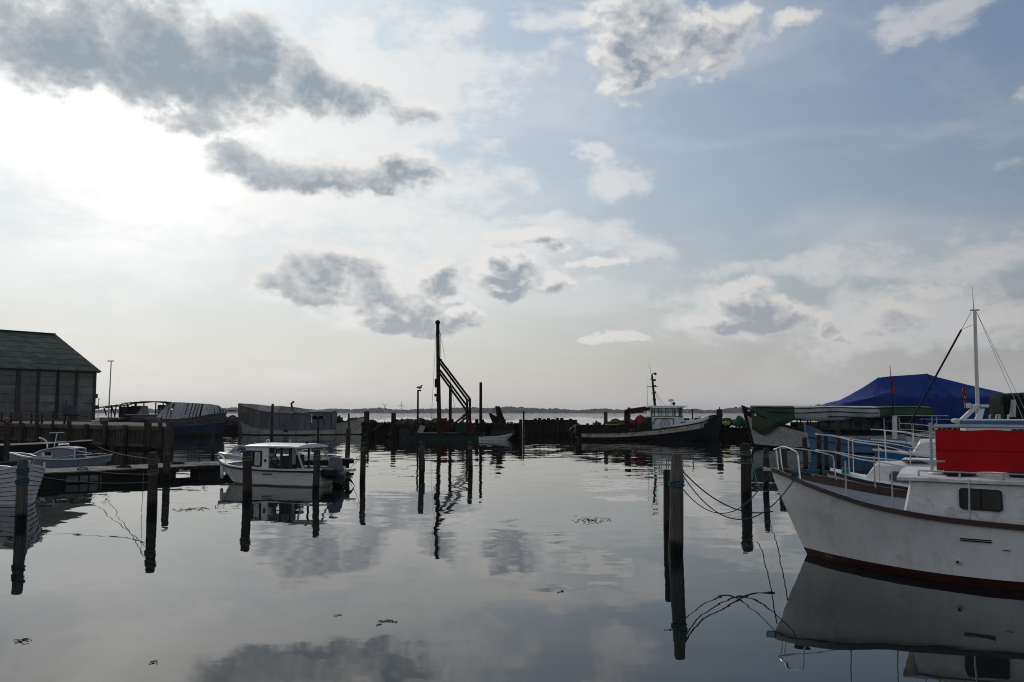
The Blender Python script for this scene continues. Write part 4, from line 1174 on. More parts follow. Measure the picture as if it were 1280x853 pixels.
# ================================================================== 5  white fishing boat under green and white tarpaulins
MT['greentarp'] = mat('green_tarpaulin', (.045, .085, .045), .75, var=.35, scale=1.6, bump=.02, bscale=3, spot=(.07, .09, .06), spot_amt=.4)
MT['whitetarp'] = mat('dirty_white_tarpaulin', (.42, .43, .41), .75, var=.3, scale=1.4, bump=.02, bscale=3, spot=(.25, .25, .23), spot_amt=.4)
MT['oldwhite'] = mat('flaking_white_planking', (.55, .54, .50), .75, var=.25, scale=1.5, spot=(.22, .19, .15), spot_amt=.3, spot_scale=3, drips=(.27, .25, .21))
tb, ns5 = boat_root('fishing_boat', 929.5, 65.5, (.985, -.17), 'old white fishing boat with green and white tarpaulins stretched over it', 'fishing boat')
h5 = Hull(13.2, 4.2, [(0, 3.05), (.06, 2.5), (.15, 1.9), (.3, 1.35), (.5, 1.10), (.75, 1.15), (1, 1.5)], rake=.75, stern=.7, entry=.38, flare=1.3, ps=2.3, pw=1.7)
# separate planks of the hull side
nstr = 9
for j in range(nstr):
    a, b = .10 + .90 * j / nstr, .10 + .90 * (j + 1) / nstr - .003
    h5.shell(a, b, m=1, n=30, dy=.006 * (1 if j % 2 else -1) * .6).build('strake', MT['oldwhite'] if j < nstr - 1 else MT['wood'], tb, smooth=True)
h5.shell(-.2, .985, m=5, dy=-.03).build('hull', MT['darkwood'], tb, smooth=True)
h5.shell(-.15, .10, m=2, dy=.01).build('boot_stripe', MT['black'], tb, smooth=True)
h5.strip(.0, .14, .12, .02).build('rubbing_rail', MT['darkwood'], tb)
h5.deck(.4, inset=.1).build('deck', MT['deckwood'], tb, smooth=True)
G().loft([(-.58, -.12, .2), (-.58, .12, .2), (-.85, .1, -.3), (-.85, -.1, -.3)], [(.14, -.12, 3.15), (.14, .12, 3.15), (-.12, .12, 3.1), (-.12, -.12, 3.1)]).build('stem_post', MT['darkwood'], tb)
# dark bow bulwark patch with cleats
h5.shell(.86, 1.03, m=2, n=12, dy=.03)
g = G()
rows = []
for j in range(4):
    rows.append([h5.P(t, h5.zs(t) * lp(.80, 1.02, j / 3), ns5, .03) for t in (0.004, .02, .04, .07, .10)])
g.grid(rows, flip=ns5 > 0); g.build('bow_bulwark', MT['darkwood'], tb)
g = G(); p5 = h5.P(.03, 2.75, ns5, .08); g.box(p5, (.35, .1, .1)); g.box(h5.P(.055, 2.45, ns5, .08), (.2, .1, .16)); g.build('bow_fairlead', MT['white'], tb)
# house under the cover: posts and dim panes
for side in (1, -1):
    for k in range(13):
        s_ = 3.6 + k * .72; w_ = h5.half(s_ / h5.L, 1.1) - .35
        G().box((-s_, side * w_, 1.55), (.09, .07, 1.2)).build('house_post', MT['darkwood'], tb)
    for k in range(12):
        s_ = 3.96 + k * .72; w_ = h5.half(s_ / h5.L, 1.1) - .35
        g = G(); g.box((-s_, side * w_, 1.62), (.60, .03, .55)); g.build('pane', MT['glassd'] if k % 3 else MT['paneg'] if 'paneg' in MT else MT['glassd'], tb)
    g = G(); g.beam((-3.5, side * (h5.half(3.5 / 13.2, 1.1) - .35), 1.15), (-12.3, side * (h5.half(.93, 1.1) - .35), 1.25), .06, .3); g.build('coaming', MT['darkwood'], tb)
# tarpaulins: rows hang from a ridge pole, panels of different colour
def tarp(s0, s1, m, ridge, eavef, seed, nm='tarpaulin', wave=.05):
    rn = random.Random(seed); g = G(); rows = []; N = 22
    for i in range(N + 1):
        s_ = lp(s0, s1, i / N); row = []
        zr = ridge(s_)
        for side in (ns5, -ns5):
            he = h5.half(s_ / h5.L, 1.4) + .12
            ze = eavef(s_) if side == ns5 else 2.0
            half = []
            for k in range(7):
                v = k / 6
                y = he * (1 - (1 - v) ** 1.5 * .0) * min(1, v * 1.9) ; z = zr - .03 - .10 * min(1, v * 1.9) if v < .5 else lp(zr - .13, ze, (v - .5) * 2)
                y += wave * math.sin(s_ * 2.6 + v * 4) * v; z += wave * .6 * math.sin(s_ * 3.7 + k) * v
                half.append((-s_, side * y, z))
            row += half[::-1] if side == ns5 else half[1:]
        rows.append(row)
    g.grid(rows, flip=ns5 > 0)
    g2 = g
    o = g2.build(nm, m, tb, smooth=True); so = o.modifiers.new('thickness', 'SOLIDIFY'); so.thickness = .02
    return o
rg = lambda s_: 3.16 - .006 * s_
tarp(.55, 3.4, MT['greentarp'], rg, lambda s_: 2.15 - 1.15 * max(0, 1 - abs(s_ - 1.25) / 2.2) + .0 * s_, 1, wave=.07)
tarp(3.38, 9.1, MT['whitetarp'], rg, lambda s_: 2.14 + .12 * math.sin(s_ * .9) , 2)
tarp(9.08, 12.75, MT['greentarp'], rg, lambda s_: 2.30 + .05 * math.sin(s_ * 2), 3)
# poles and cords that hold the cover down
for (zz, a_, b_) in ((2.93, .9, 12.7), (2.62, 1.6, 9.0), (2.28, 5.6, 12.6)):
    pts = []
    for i in range(19):
        s_ = lp(a_, b_, i / 18); pts.append((-s_, ns5 * (h5.half(s_ / h5.L, 1.4) + .22), zz + .05 * math.sin(s_ * 1.3)))
    G().tube(pts, .035, 5).build('cover_pole', MT['darkwood'], tb)
# rail at the stern with white posts
for s_ in (9.4, 10.4, 12.55, 12.85):
    g = G(); g.tube([(-s_, ns5 * 2.0, 1.1), (-s_, ns5 * 2.0, 2.38)], .05, 6); g.build('rail_post', MT['galv'], tb)
G().tube([(-9.3, ns5 * 2.05, 2.38), (-13.6, ns5 * 2.05, 2.38)], .05, 6).build('rail', MT['galv'], tb)
g = G(); g.tube([(-10.0, ns5 * 2.25, .6), (-10.05, ns5 * 2.25, 2.35)], [.19, .17], 10); g.build('white_pipe', MT['white'], tb, smooth=True)
g = G(); g.tube([(-9.95, ns5 * 2.3, 2.3), (-9.85, ns5 * 2.3, 5.9)], [.04, .02], 6); g.build('flag_staff', MT['darkwood'], tb)
MT['flagred'] = mat('faded_red_cloth', (.33, .03, .035), .85, var=.3)
g = G(); rows = []
for i in range(8):
    u = i / 7; rows.append([(-9.92 - .03 - .12 * u * k - .10 * u * u * k, ns5 * (2.3 + .06 * math.sin(u * 9 + k * 2)), 5.2 - u * 1.25 + .18 * k * (1 - u)) for k in (0, .5, 1)])
g.grid(rows); g.grid([[(x, y - .01, z) for x, y, z in r] for r in rows], flip=True); g.build('pennant', MT['flagred'], tb, smooth=True)

# ================================================================== 6  the big blue tent over a laid up vessel
MT['bluetarp'] = mat('blue_tarpaulin', (.004, .033, .20), .7, var=.22, scale=.8, bump=.05, bscale=1.6, spot=(.007, .038, .26), spot_amt=.3)
bt, ns6 = boat_root('covered_vessel', 1036, 76, (1, -.04), 'large vessel hidden under a big blue tarpaulin tent with a long ridge', 'covered boat')
h6 = Hull(16.5, 5.0, [(0, 2.3), (.2, 1.7), (.6, 1.4), (1, 1.7)], rake=.5, stern=.8)
h6.shell(0, 1, m=5, absz=(-.3, None)).build('hull', MT['black'], bt, smooth=True)
h6.deck(.3).build('deck', MT['darkwood'], bt)
def zfit(pts, x):
    for (a, b) in zip(pts, pts[1:]):
        if x <= b[0]: return lp(a[1], b[1], max(0, (x - a[0]) / (b[0] - a[0])))
    return pts[-1][1]
pz = lambda y: 2.6 - (y - 516) * 74 / 1100
RID = [(x, pz(y)) for x, y in ((0, 506), (1.0, 500), (1.8, 494), (3.0, 484), (4.3, 471.5), (5.2, 469.8), (8.45, 466.5), (9.4, 471), (12, 481), (14.9, 491), (15.6, 500))]
EAV = [(x, pz(y)) for x, y in ((0, 507), (1.8, 499), (3.2, 494), (5, 494.5), (8.5, 497), (12, 496), (14.9, 496), (15.6, 502))]
g = G(); rows = []; NX = 140
rn = random.Random(12)
for i in range(NX + 1):
    s_ = 15.6 * i / NX; zr = zfit(RID, s_); ze = min(zfit(EAV, s_), zr - .03)
    row = []
    for side in (ns6, -ns6):
        half = []
        for k in range(15):
            v = k / 14
            if v < .55:
                u = v / .55; y = 2.5 * u; z = lp(zr, ze, u)
                z -= .16 * math.sin(u * math.pi)
                fold = .17 * math.sin(s_ * 5.2 + u * 3.5) * u * math.exp(-((s_ - 8) / 2.2) ** 2) + .09 * math.sin(s_ * 8.3 - u * 9) * math.sin(u * math.pi) * math.exp(-((s_ - 8.3) / 1.2) ** 2) + .08 * u * math.sin(s_ * 1.7) + .06 * math.sin(u * 9 + s_ * 1.3) * u
                z += fold
            else:
                u = (v - .55) / .45; y = 2.5 + .09 * math.sin(s_ * 6.5 + u) * (.3 + u) + .12 * math.sin(s_ * 1.9) * u + .05 * math.sin(s_ * 13.1) * u; z = lp(ze, 1.15 + .12 * math.sin(s_ * 1.4), u)
            half.append((-s_, side * y, z))
        row += half[::-1] if side == ns6 else half[1:]
    rows.append(row)
g.grid(rows, flip=ns6 > 0); o = g.build('tarpaulin', MT['bluetarp'], bt, smooth=True); so = o.modifiers.new('thickness', 'SOLIDIFY'); so.thickness = .02
for (xa_, xb_) in ((8.45, 7.3), (8.45, 9.6), (4.3, 3.0)):
    p = []
    for k in range(9):
        u = k / 8; s_ = lp(xa_, xb_, u); p.append((-s_, ns6 * (2.5 * u + .03), lp(zfit(RID, xa_), zfit(EAV, xb_), u) + .03 - .12 * math.sin(u * math.pi)))
    G().tube(p, .035, 5).build('tarp_seam', MT['bluetarp'], bt, smooth=True)
G().tube([(-6, ns6 * 2.62, 2.05), (-15.4, ns6 * 2.62, 2.0)], .05, 5).build('tie_cord', MT['ropepale'], bt)

# ================================================================== 7  wheelhouse under a dark green cover
wh, ns7 = boat_root('covered_wheelhouse_boat', 1236, 60, (1, -.08), 'boat with its wheelhouse bundled in a dark green cover at the right edge', 'covered boat')
h7 = Hull(9, 3.2, [(0, 2.1), (.2, 1.8), (.6, 1.6), (1, 1.7)], rake=.5, stern=.8)
h7.shell(0, 1, m=5, absz=(-.3, None)).build('hull', MT['oldwhite'], wh, smooth=True); h7.deck(.2).build('deck', MT['deckwood'], wh)
MT['dkgreen'] = mat('dark_green_cover', (.008, .016, .014), .85, var=.6, scale=3, bump=.08, bscale=3)
rows = []; g = G(); rn = random.Random(9)
for i in range(15):
    s_ = .5 + 2.4 * i / 14; row = []
    zt = 3.85 + .10 * math.sin(i * 1.9) + .06 * math.sin(i * 4.1) - (.28 if i in (0, 14) else 0) - (.1 if i == 13 else 0)
    for k in range(17):
        a = math.pi * k / 16; q = abs(math.cos(a)) ** .45 * (1 if math.cos(a) > 0 else -1)
        row.append((-s_ + rn.uniform(-.03, .03), 1.15 * q + .07 * math.sin(i * 1.7 + k), 1.6 + (zt - 1.6) * min(1, math.sin(a) ** .4) + .03 * math.sin(i * 2 + k)))
    rows.append(row)
g.grid(rows, flip=True); g.add(rows[0], [tuple(range(17))]); g.add(rows[-1], [tuple(reversed(range(17)))]); g.build('cover', MT['dkgreen'], wh, smooth=True)
g = G(); y7 = ns7 * 1.32; g.loft([(-.72, y7, 2.3), (-1.18, y7, 2.3), (-1.22, y7, 3.45), (-.92, y7, 3.45), (-.86, y7, 2.9)], [(-.72, y7 + ns7 * .04, 2.3), (-1.18, y7 + ns7 * .04, 2.3), (-1.22, y7 + ns7 * .04, 3.45), (-.92, y7 + ns7 * .04, 3.45), (-.86, y7 + ns7 * .04, 2.9)])
g.build('white_panel', MT['oldwhite'], wh)

# ================================================================== 8  yacht with the mast
ya, ns8 = boat_root('sailing_yacht', 1130, 45, (.96, -.28), 'white yacht with an aluminium mast and blue striped roof behind the red canvas', 'yacht')
h8 = Hull(11, 3.3, [(0, 1.45), (.15, 1.3), (.4, 1.15), (.7, 1.1), (1, 1.2)], rake=1.0, stern=.6)
h8.shell(0, 1, m=6, absz=(.05, None)).build('hull', MT['grp'], ya, smooth=True)
h8.shell(0, 1, m=2, absz=(-.3, .05)).build('boot_stripe', MT['black'], ya, smooth=True)
h8.strip(0, .07, .06).build('toe_rail', MT['brown'], ya); h8.deck(.0, inset=.03).build('deck', MT['grp'], ya, smooth=True)
pulpit(ya, h8, ns8, 1.5, .6, (.5,), r=.016, posts=(.4, 1.4))
g = G(); g.prism([(-2.7, -.62), (-2.7, .62), (-4.2, 1.15), (-9.5, 1.2), (-9.5, -1.2), (-4.2, -1.15)][::-1], 1.1, 2.02); g.build('deckhouse', MT['grp'], ya, bevel=.05)
g = G(); g.prism([(-2.55, -.68), (-2.55, .68), (-4.2, 1.22), (-9.6, 1.28), (-9.6, -1.28), (-4.2, -1.22)][::-1], 2.025, 2.19); g.build('roof_stripe', MT['bluestripe'], ya, bevel=.03)
g = G(); g.prism([(-2.6, -.66), (-2.6, .66), (-4.2, 1.20), (-9.58, 1.26), (-9.58, -1.26), (-4.2, -1.20)][::-1], 2.19, 2.27); g.build('roof', MT['grp'], ya, bevel=.03)
for side in (1, -1):
    for k in range(4):
        g = G(); P = rrect(5.0 + k * 1.1, 1.65, .8, .32, .08, 3); g.loft([(-q[0], side * 1.1, q[1]) for q in P], [(-q[0], side * 1.21, q[1]) for q in P]); g.build('window', MT['glassd'], ya)
mzb = 2.27; mx = -3.42
mt = G().tube([(mx, 0, mzb), (mx - .06, 0, 7.72)], [.10, .085], 12).build('mast', MT['alu'], ya, smooth=True)
G().box((mx - .06, 0, 7.74), (.42, .12, .06)).build('masthead', MT['galv'], mt)
G().tube([(mx - .02, 0, 7.75), (mx - .0, 0, 9.0)], [.025, .006], 5).build('aerial', MT['galv'], mt)
G().tube([(mx + .12, 0, 7.62), (-.02, 0, 1.55)], .011, 5).build('forestay', MT['ropedark'], ya)
p0, p1 = Vector((mx + .12, 0, 7.62)), Vector((-.02, 0, 1.55)); G().tube([p0.lerp(p1, .14), p0.lerp(p1, .96)], .048, 8).build('furled_sail', MT['ropedark'], ya, smooth=True)
G().tube([(mx + .05, 0, 7.0), p0.lerp(p1, .14)], .01, 4).build('halyard', MT['ropegrey'], ya)
for side in (.4, -.7): G().tube([(mx - .12, 0, 7.7), (-5.6, side, 2.3)], .010, 4).build('shroud', MT['galv'], ya)
# bracket with the sloping spar and winches at the mast foot
g = G(); g.beam((mx + .05, ns8 * .2, 2.95), (mx + 1.05, ns8 * .55, 2.02), .16, .20); g.build('sloping_spar', MT['alu'], ya, bevel=.02)
g = G(); g.loft([(mx - .1, ns8 * .3, 2.25), (mx + .25, ns8 * .3, 2.25), (mx + .25, ns8 * .42, 2.25), (mx - .1, ns8 * .42, 2.25)], [(mx - .25, ns8 * .3, 2.8), (mx - .05, ns8 * .3, 2.8), (mx - .05, ns8 * .42, 2.8), (mx - .25, ns8 * .42, 2.8)]); g.build('mast_step', MT['grp'], ya)
g = G(); g.tube([(mx + .1, 0, 2.9), (mx + .1, 0, 3.02)], .24, 12); g.tube([(mx - .3, ns8 * .1, 2.86), (mx - .3, ns8 * .1, 3.0)], .2, 12); g.box((mx + .42, 0, 2.95), (.25, .2, .26)); g.build('masthead_light_box', MT['white'], ya, bevel=.02)
rn = random.Random(4)
for k in range(4):
    g = G(); x_ = mx - .45 - k * .27 + rn.uniform(-.08, .08); g.tube([(x_, ns8 * .2, 2.27), (x_, ns8 * .2, 2.42 + rn.uniform(0, .14))], .05, 8); g.tube([(x_, ns8 * .2, 2.44), (x_ + rn.uniform(-.1, .1), ns8 * .35, 2.5)], .03, 6); g.build('winch', MT['galv'], ya, smooth=True)
g = G(); g.ball((mx + 1.1, ns8 * .5, 2.20), .16, 8, 5, 0, (1.4, 1, .8)); g.build('fender', MT['white'], ya, smooth=True)
g = G(); g.box((-.35, 0, 1.55), (.4, .2, .18)); g.tube([(-.1, .1, 1.5), (.1, .05, 1.75)], .05, 6); g.build('anchor_gear', MT['rust'], ya, bevel=.02)
fs_ = G().tube([(mx + .48, ns8 * .05, 2.6), (mx + .72, ns8 * .05, 3.95)], .018, 6).build('flag_staff', MT['darkwood'], ya)
# the little national flag: red with a white cross
MT['flagw'] = mat('flag_white', (.6, .6, .58), .85, var=.1)
rows = []
for i in range(14):
    u = i / 13; rows.append([(mx + .74 - .10 * u - .22 * v * (1 - .5 * u) , ns8 * (.05 + .05 * math.sin(v * 8 + u * 3)), 3.88 - 1.0 * u - .10 * v) for v in [k / 9 for k in range(10)]])
g = G()
for i in range(13):
    for k in range(9):
        q = [rows[i][k], rows[i][k + 1], rows[i + 1][k + 1], rows[i + 1][k]]
        g.cur = 1 if (i == 5 or k in (3, 4)) else 0
        g.add(q, [(0, 1, 2, 3)]); g.add([(x, y + .008, z) for x, y, z in q], [(3, 2, 1, 0)])
g.cur = 0
g.build('flag', [MT['flagred'], MT['flagw']], fs_, smooth=True, weld=False)
# ================================================================== 9  tug with black hull
tu, nst = boat_root('tug', 904, 84, (-1, -.03), 'x', 'tug')
# bow to the right: the tip is the right end
tu.location = (at(904, 540, 84).x, 84, 0); tu.rotation_euler = (0, 0, R_(2)); NT_ = -1
tag(tu, 'small black hulled tug with a rusty white band and a white wheelhouse', 'tug')
def tx(px): return at(px, 530, 84).x - tu.location.x            # local x of a photo column
def tz(py): return H - (py - 516.2) * 84 / F
h9 = Hull(13.9, 4.4, [(0, 2.42), (.08, 2.2), (.16, 1.72), (.3, 1.38), (.5, 1.02), (.75, .76), (1, .72)], rake=.55, stern=.75, entry=.34, flare=1.2, ps=2.4, pw=1.8, draft=.5)
h9.shell(0, 1, m=8, n=34, absz=(-.4, None)).build('hull', MT['black'], tu, smooth=True)
MT['rustwhite'] = mat('rust_streaked_white_band', (.66, .64, .58), .6, var=.25, scale=1.5, spot=(.44, .24, .07), spot_amt=.75, spot_scale=1.6, drips=(.24, .10, .03))
g = G()
for side in (1, -1):
    rows = []
    for j in range(3):
        row = []
        for i in range(31):
            t = lp(.155, .985, i / 30); z = lp(h9.zs(t) - lp(.62, .38, t ** .5), h9.zs(t) - .02, j / 2); row.append(h9.P(t, z, side, .03))
        rows.append(row)
    g.grid(rows, flip=side > 0)
g.build('white_band', MT['rustwhite'], tu, smooth=True)
h9.strip(.02, .16, .10, .03, n=40).build('rubbing_rail', MT['blacksteel'], tu)
h9.deck(.1, inset=.08).build('deck', MT['darkwood'], tu, smooth=True)
# white forward bulwark
g = G(); rows = []
for j in range(3): rows.append([h9.P(t, h9.zs(t) + lp(-.2, .42 - 1.2 * abs(t - .18), j / 2), NT_, .01) for t in (.125, .15, .18, .22, .26, .30, .34, .38)])
g.grid(rows, flip=True); rows = [[(v[0], -v[1], v[2]) for v in r] for r in rows]; g.grid(rows, flip=False); o = g.build('bow_bulwark', MT['white'], tu, smooth=True); so = o.modifiers.new('thickness', 'SOLIDIFY'); so.thickness = .05
G().box((-.35, 0, 2.62), (.55, .3, .6), taper=.9).build('bow_bitt', MT['black'], tu, bevel=.03)
G().tube([(-.3, 0, 2.9), (-.3, 0, 3.15)], .05, 6).build('bow_light', MT['redpl'], tu)
# dark stern bulwark with planking
for side in (1, -1):
    for k in range(11):
        s_ = 7.6 + k * .57; a = h9.P(s_ / h9.L, h9.zs(s_ / h9.L), side, -.06)
        G().box((a.x, a.y, a.z + .33), (.10, .10, .68)).build('bulwark_post', MT['blacksteel'], tu)
    for dz_ in (.28, .62):
        pts = [h9.P(s_ / h9.L, h9.zs(s_ / h9.L), side, -.03) + Vector((0, 0, dz_)) for s_ in [7.2 + q * .66 for q in range(11)]]
        g = G()
        for a, b in zip(pts, pts[1:]): g.beam(a, b, .07, .2)
        g.build('bulwark_rail', MT['blacksteel'], tu)
# wheelhouse: lower house, windows band, roof
wx0, wx1 = tx(811), tx(851); zb, zm, zt = 1.0, tz(522), tz(510)
g = G(); g.loft([(wx0, -1.15, zb), (wx1 + .15, -1.15, zb), (wx1 + .15, 1.15, zb), (wx0, 1.15, zb)], [(wx0, -1.1, zm), (wx1 + .02, -1.1, zm), (wx1 + .02, 1.1, zm), (wx0, 1.1, zm)]); g.build('wheelhouse', MT['white'], tu, bevel=.03)
def pane_band(x0, x1, n, y, z0, z1, root, m, th=.06, fw=.075):
    g = G(); g.beam((x0, y, z0), (x1, y, z0), th, fw); g.beam((x0, y, z1), (x1, y, z1), th, fw)
    for k in range(n + 1):
        x = lp(x0, x1, k / n); g.box((x, y, (z0 + z1) / 2), (fw if k not in (0, n) else .12, th, z1 - z0))
    g.build('window_frame', m, root)
    for k in range(n):
        a, b = lp(x0, x1, k / n) + fw / 2, lp(x0, x1, (k + 1) / n) - fw / 2
        G().box(((a + b) / 2, y, (z0 + z1) / 2), (b - a, .015, z1 - z0 - fw)).build('pane', MT['glass'], root)
MT['framebrown'] = mat('dark_window_frame', (.07, .07, .07), .6)
for side in (1, -1): pane_band(wx0 + .05, wx1 - .35, 4, side * 1.08, zm + .08, zt - .08, tu, MT['framebrown'])
for side in (1, -1):
    g = G(); g.beam((wx1 - .35, side * 1.08, zt - .08), (wx1 - .0, side * .62, zt - .06), .06, .07); g.beam((wx1 - .30, side * 1.08, zm + .05), (wx1 + .02, side * .62, zm + .05), .06, .07); g.beam((wx1 - .02, side * .62, zm), (wx1 - .1, side * .62, zt), .08, .08); g.build('corner_frame', MT['framebrown'], tu)
g = G()
for z_ in (zm + .05, zt - .08): g.beam((wx1 - .02, -.62, z_), (wx1 - .02, .62, z_), .07, .07)
g.beam((wx1, 0, zm), (wx1 - .05, 0, zt), .07, .07); g.build('front_frame', MT['framebrown'], tu)
G().box((wx0 + .02, 0, (zm + zt) / 2), (.06, 2.1, zt - zm)).build('back_wall', MT['white'], tu)
g = G(); g.loft([(wx0 - .35, -1.3, zt), (wx1 + .02, -1.3, zt), (wx1 + .32, -.7, zt), (wx1 + .32, .7, zt), (wx1 + .02, 1.3, zt), (wx0 - .35, 1.3, zt)], [(wx0 - .35, -1.25, zt + .18), (wx1 - .02, -1.25, zt + .18), (wx1 + .26, -.65, zt + .18), (wx1 + .26, .65, zt + .18), (wx1 - .02, 1.25, zt + .18), (wx0 - .35, 1.25, zt + .18)])
g.build('wheelhouse_roof', MT['white'], tu, bevel=.04)
# door outline, round emblem with dark ring and letters
dg = G(); x0_, x1_ = tx(813), tx(838)
for a, b in (((x0_, -1.17, zb + .5), (x0_ + .25, -1.15, zm - .08)), ((x0_ + .25, -1.15, zm - .08), (x1_, -1.15, zm - .08)), ((x1_, -1.15, zm - .08), (x1_ + .02, -1.17, zb + .5))): dg.beam(a, b, .05, .05)
dg.build('wheelhouse_side_frame', MT['black'], tu)
ec = Vector((tx(827.5), -1.185, tz(529)))
MT['emblem'] = mat('emblem_grey', (.20, .22, .24), .6)
g = G(); g.tube([ec + Vector((math.cos(a) * .42, 0, math.sin(a) * .42)) for a in [k * math.pi / 14 for k in range(29)]], .018, 4, cap=False)
for k in range(9):
    a = R_(200 - k * 27.5); q = ec + Vector((math.cos(a) * .32, 0, math.sin(a) * .32)); g.box(q, (.055, .02, .09), M=Matrix.Rotation(-(a - math.pi / 2), 3, 'Y'))
g.tube([ec + Vector((0, 0, -.14)), ec + Vector((0, 0, .14))], .02, 4); g.tube([ec + Vector((-.1, 0, .06)), ec + Vector((.1, 0, .06))], .018, 4)
g.tube([ec + Vector((math.cos(a) * .12, 0, -.02 + math.sin(a) * .12)) for a in [math.pi + k * math.pi / 8 for k in range(9)]], .018, 4)
g.build('emblem', MT['emblem'], tu)
# low fore house with a framed dark window, coach roof
g = G(); g.prism([(tx(851) + .1, -1.15), (tx(878), -.8), (tx(884), 0), (tx(878), .8), (tx(851) + .1, 1.15)], 1.2, tz(525.5)); g.build('fore_house', MT['white'], tu, bevel=.06)
f = window_on(tu, (tx(853.5), -1.155, tz(531)), (1, .12, 0), (0, 0, 1), 0, 0, .95, .48, .08, MT['black'], MT['glassd'], .04)
g = G(); rr = [(tx(843), -1.5, tz(534)), (tx(858), -1.45, tz(530.5)), (tx(870), -1.3, tz(527)), (tx(882), -1.0, tz(525.5))]; g.tube(rr, .03, 5)
for q in rr: g.tube([q, (q[0], q[1], q[2] - .5)], .025, 5)
g.build('fore_rail', MT['blacksteel'], tu)
g = G(); g.tube([(tx(866), .2, 2.0), (tx(866), .2, tz(514))], .06, 6); g.ball((tx(866), .2, tz(513.5)), .12, 8, 5); g.build('vent_pipe', MT['black'], tu)
for px_ in (871, 856): G().box((tx(px_), -.3, tz(525) + .05), (.6, .5, .2)).build('hatch', MT['black'], tu, bevel=.03)
# green engine casing
g = G(); g.loft([(tx(789), -1.5, .9), (tx(811) - .03, -1.5, .9), (tx(811) - .03, 1.5, .9), (tx(789), 1.5, .9)], [(tx(804), -1.4, tz(523)), (tx(811) - .03, -1.4, tz(521)), (tx(811) - .03, 1.4, tz(521)), (tx(804), 1.4, tz(523))]); g.build('green_casing', MT['green'], tu, bevel=.03)
# crane arm folded aft of the wheelhouse
cx = tx(783.5)
G().box((cx, 0, 1.9), (.55, .6, 1.9)).build('crane_column', MT['blacksteel'], tu, bevel=.05)
g = G(); g.beam((cx - .1, 0, 2.5), (cx + .35, 0, 2.95), .35, .5); g.beam((cx + .3, 0, 2.78), (tx(811), 0, 3.02), .35, .42); g.beam((cx + .4, .2, 2.55), (tx(804), .2, 2.72), .15, .16)
g.build('crane_arm', MT['rust'], tu, bevel=.04)
# deck cargo (lies on the deck: things of their own)
def on_tug(px, py, y=0.0): return Vector((at(px, py, 84 + y).x, 84 + y, tz(py)))
MT['rednet'] = mat('red_net', (.24, .03, .045), .9, var=.5, scale=5, bump=.04)
heap('red_net', 799, 534, 83.4, 1.3, .8, 1.0, MT['rednet'], 'heap of red net behind the tug wheelhouse under the crane arm', 'fishing net', 21, 10)
heap('cargo_heap', 772, 534, 84, 1.6, .8, .7, MT['net'], 'dark heap of gear on the tug deck left of the crane column', 'deck gear', 22, 10)
heap('yellow_bundle', 765, 533.5, 83, .9, .35, .25, MT['yellow'], 'yellow bundle lying along the tug deck near its stern post', 'bundle', 23, 6)
heap('tarp_ball', 746, 534, 83.6, .5, .4, .55, MT['rubber'], 'small round black fender heap on the tug stern', 'fender', 24, 5)
for k, (px_, py_) in enumerate(((717, 540), (719, 545), (723, 537))):
    q = at(px_, py_, 83.4); g = G(); g.tube([(math.cos(a) * .34, .0, math.sin(a) * .34) for a in [m_ * math.pi / 8 for m_ in range(17)]], .13, 8, cap=False)
    o = g.build('tyre_fender', MT['rubber'], tu, smooth=True); o.parent = None; o.location = q; o.rotation_euler = (0, 0, .5 * k); tag(o, ('worn tyre hung at the tug stern, left one', 'worn tyre hung at the tug stern, lowest one', 'worn tyre hung at the tug stern, topmost one')[k], 'tyre', 'tyres at the tug stern')
G().box((tx(722), 0, .95), (.7, 2.6, 1.0)).build('stern_platform', MT['blacksteel'], tu, bevel=.05)
# mast and aerials
mx_ = tx(818.5); zr = zt + .18
ms = G().tube([(mx_, 0, zr), (mx_ - .25, 0, tz(470))], [.13, .09], 8).build('mast', MT['black'], tu, smooth=True)
g = G()
for zz, w_ in ((tz(484), .75), (tz(475), .35), (tz(492), .25)): g.beam((mx_ - .18 - w_ * .7, 0, zz), (mx_ + w_ * .4, 0, zz), .05, .06)
for zz in (tz(500), tz(491), tz(483), tz(476)): g.box((mx_ - .05, 0, zz), (.3, .18, .14))
g.tube([(mx_ - .25, 0, tz(470)), (mx_ - .15, 0, tz(467.5)), (mx_ + .05, 0, tz(467))], .05, 5); g.ball((mx_ + .08, 0, tz(468)), .13, 8, 5)
g.build('mast_fitting', MT['black'], ms)
G().tube([(mx_ - .3, 0, tz(470)), (mx_ - .55, 0, tz(454))], [.02, .01], 4).build('aerial', MT['galv'], ms)
G().tube([(mx_ - .68, .2, zr), (mx_ - .70, .2, tz(479))], [.025, .02], 5).build('aerial', MT['galv'], ms)
for e in (tx(833), tx(828)): G().tube([(mx_ - .1, .1, tz(488)), (e, .5, zr)], .018, 4).build('stay', MT['galv'], ms)
g = G(); g.tube([(tx(838.5), 0, zr), (tx(838.5), 0, tz(502.5))], .06, 6); g.ball((tx(838.5), 0, tz(501)), .3, 12, 6, 0, (1.05, .8, .45)); g.build('radar', MT['white'], tu, smooth=True)
g = G(); g.tube([(tx(843), .3, zr), (tx(843), .3, tz(505.5))], .05, 6); g.ball((tx(843), .3, tz(505)), .16, 8, 5); g.build('searchlight', MT['black'], tu, smooth=True)

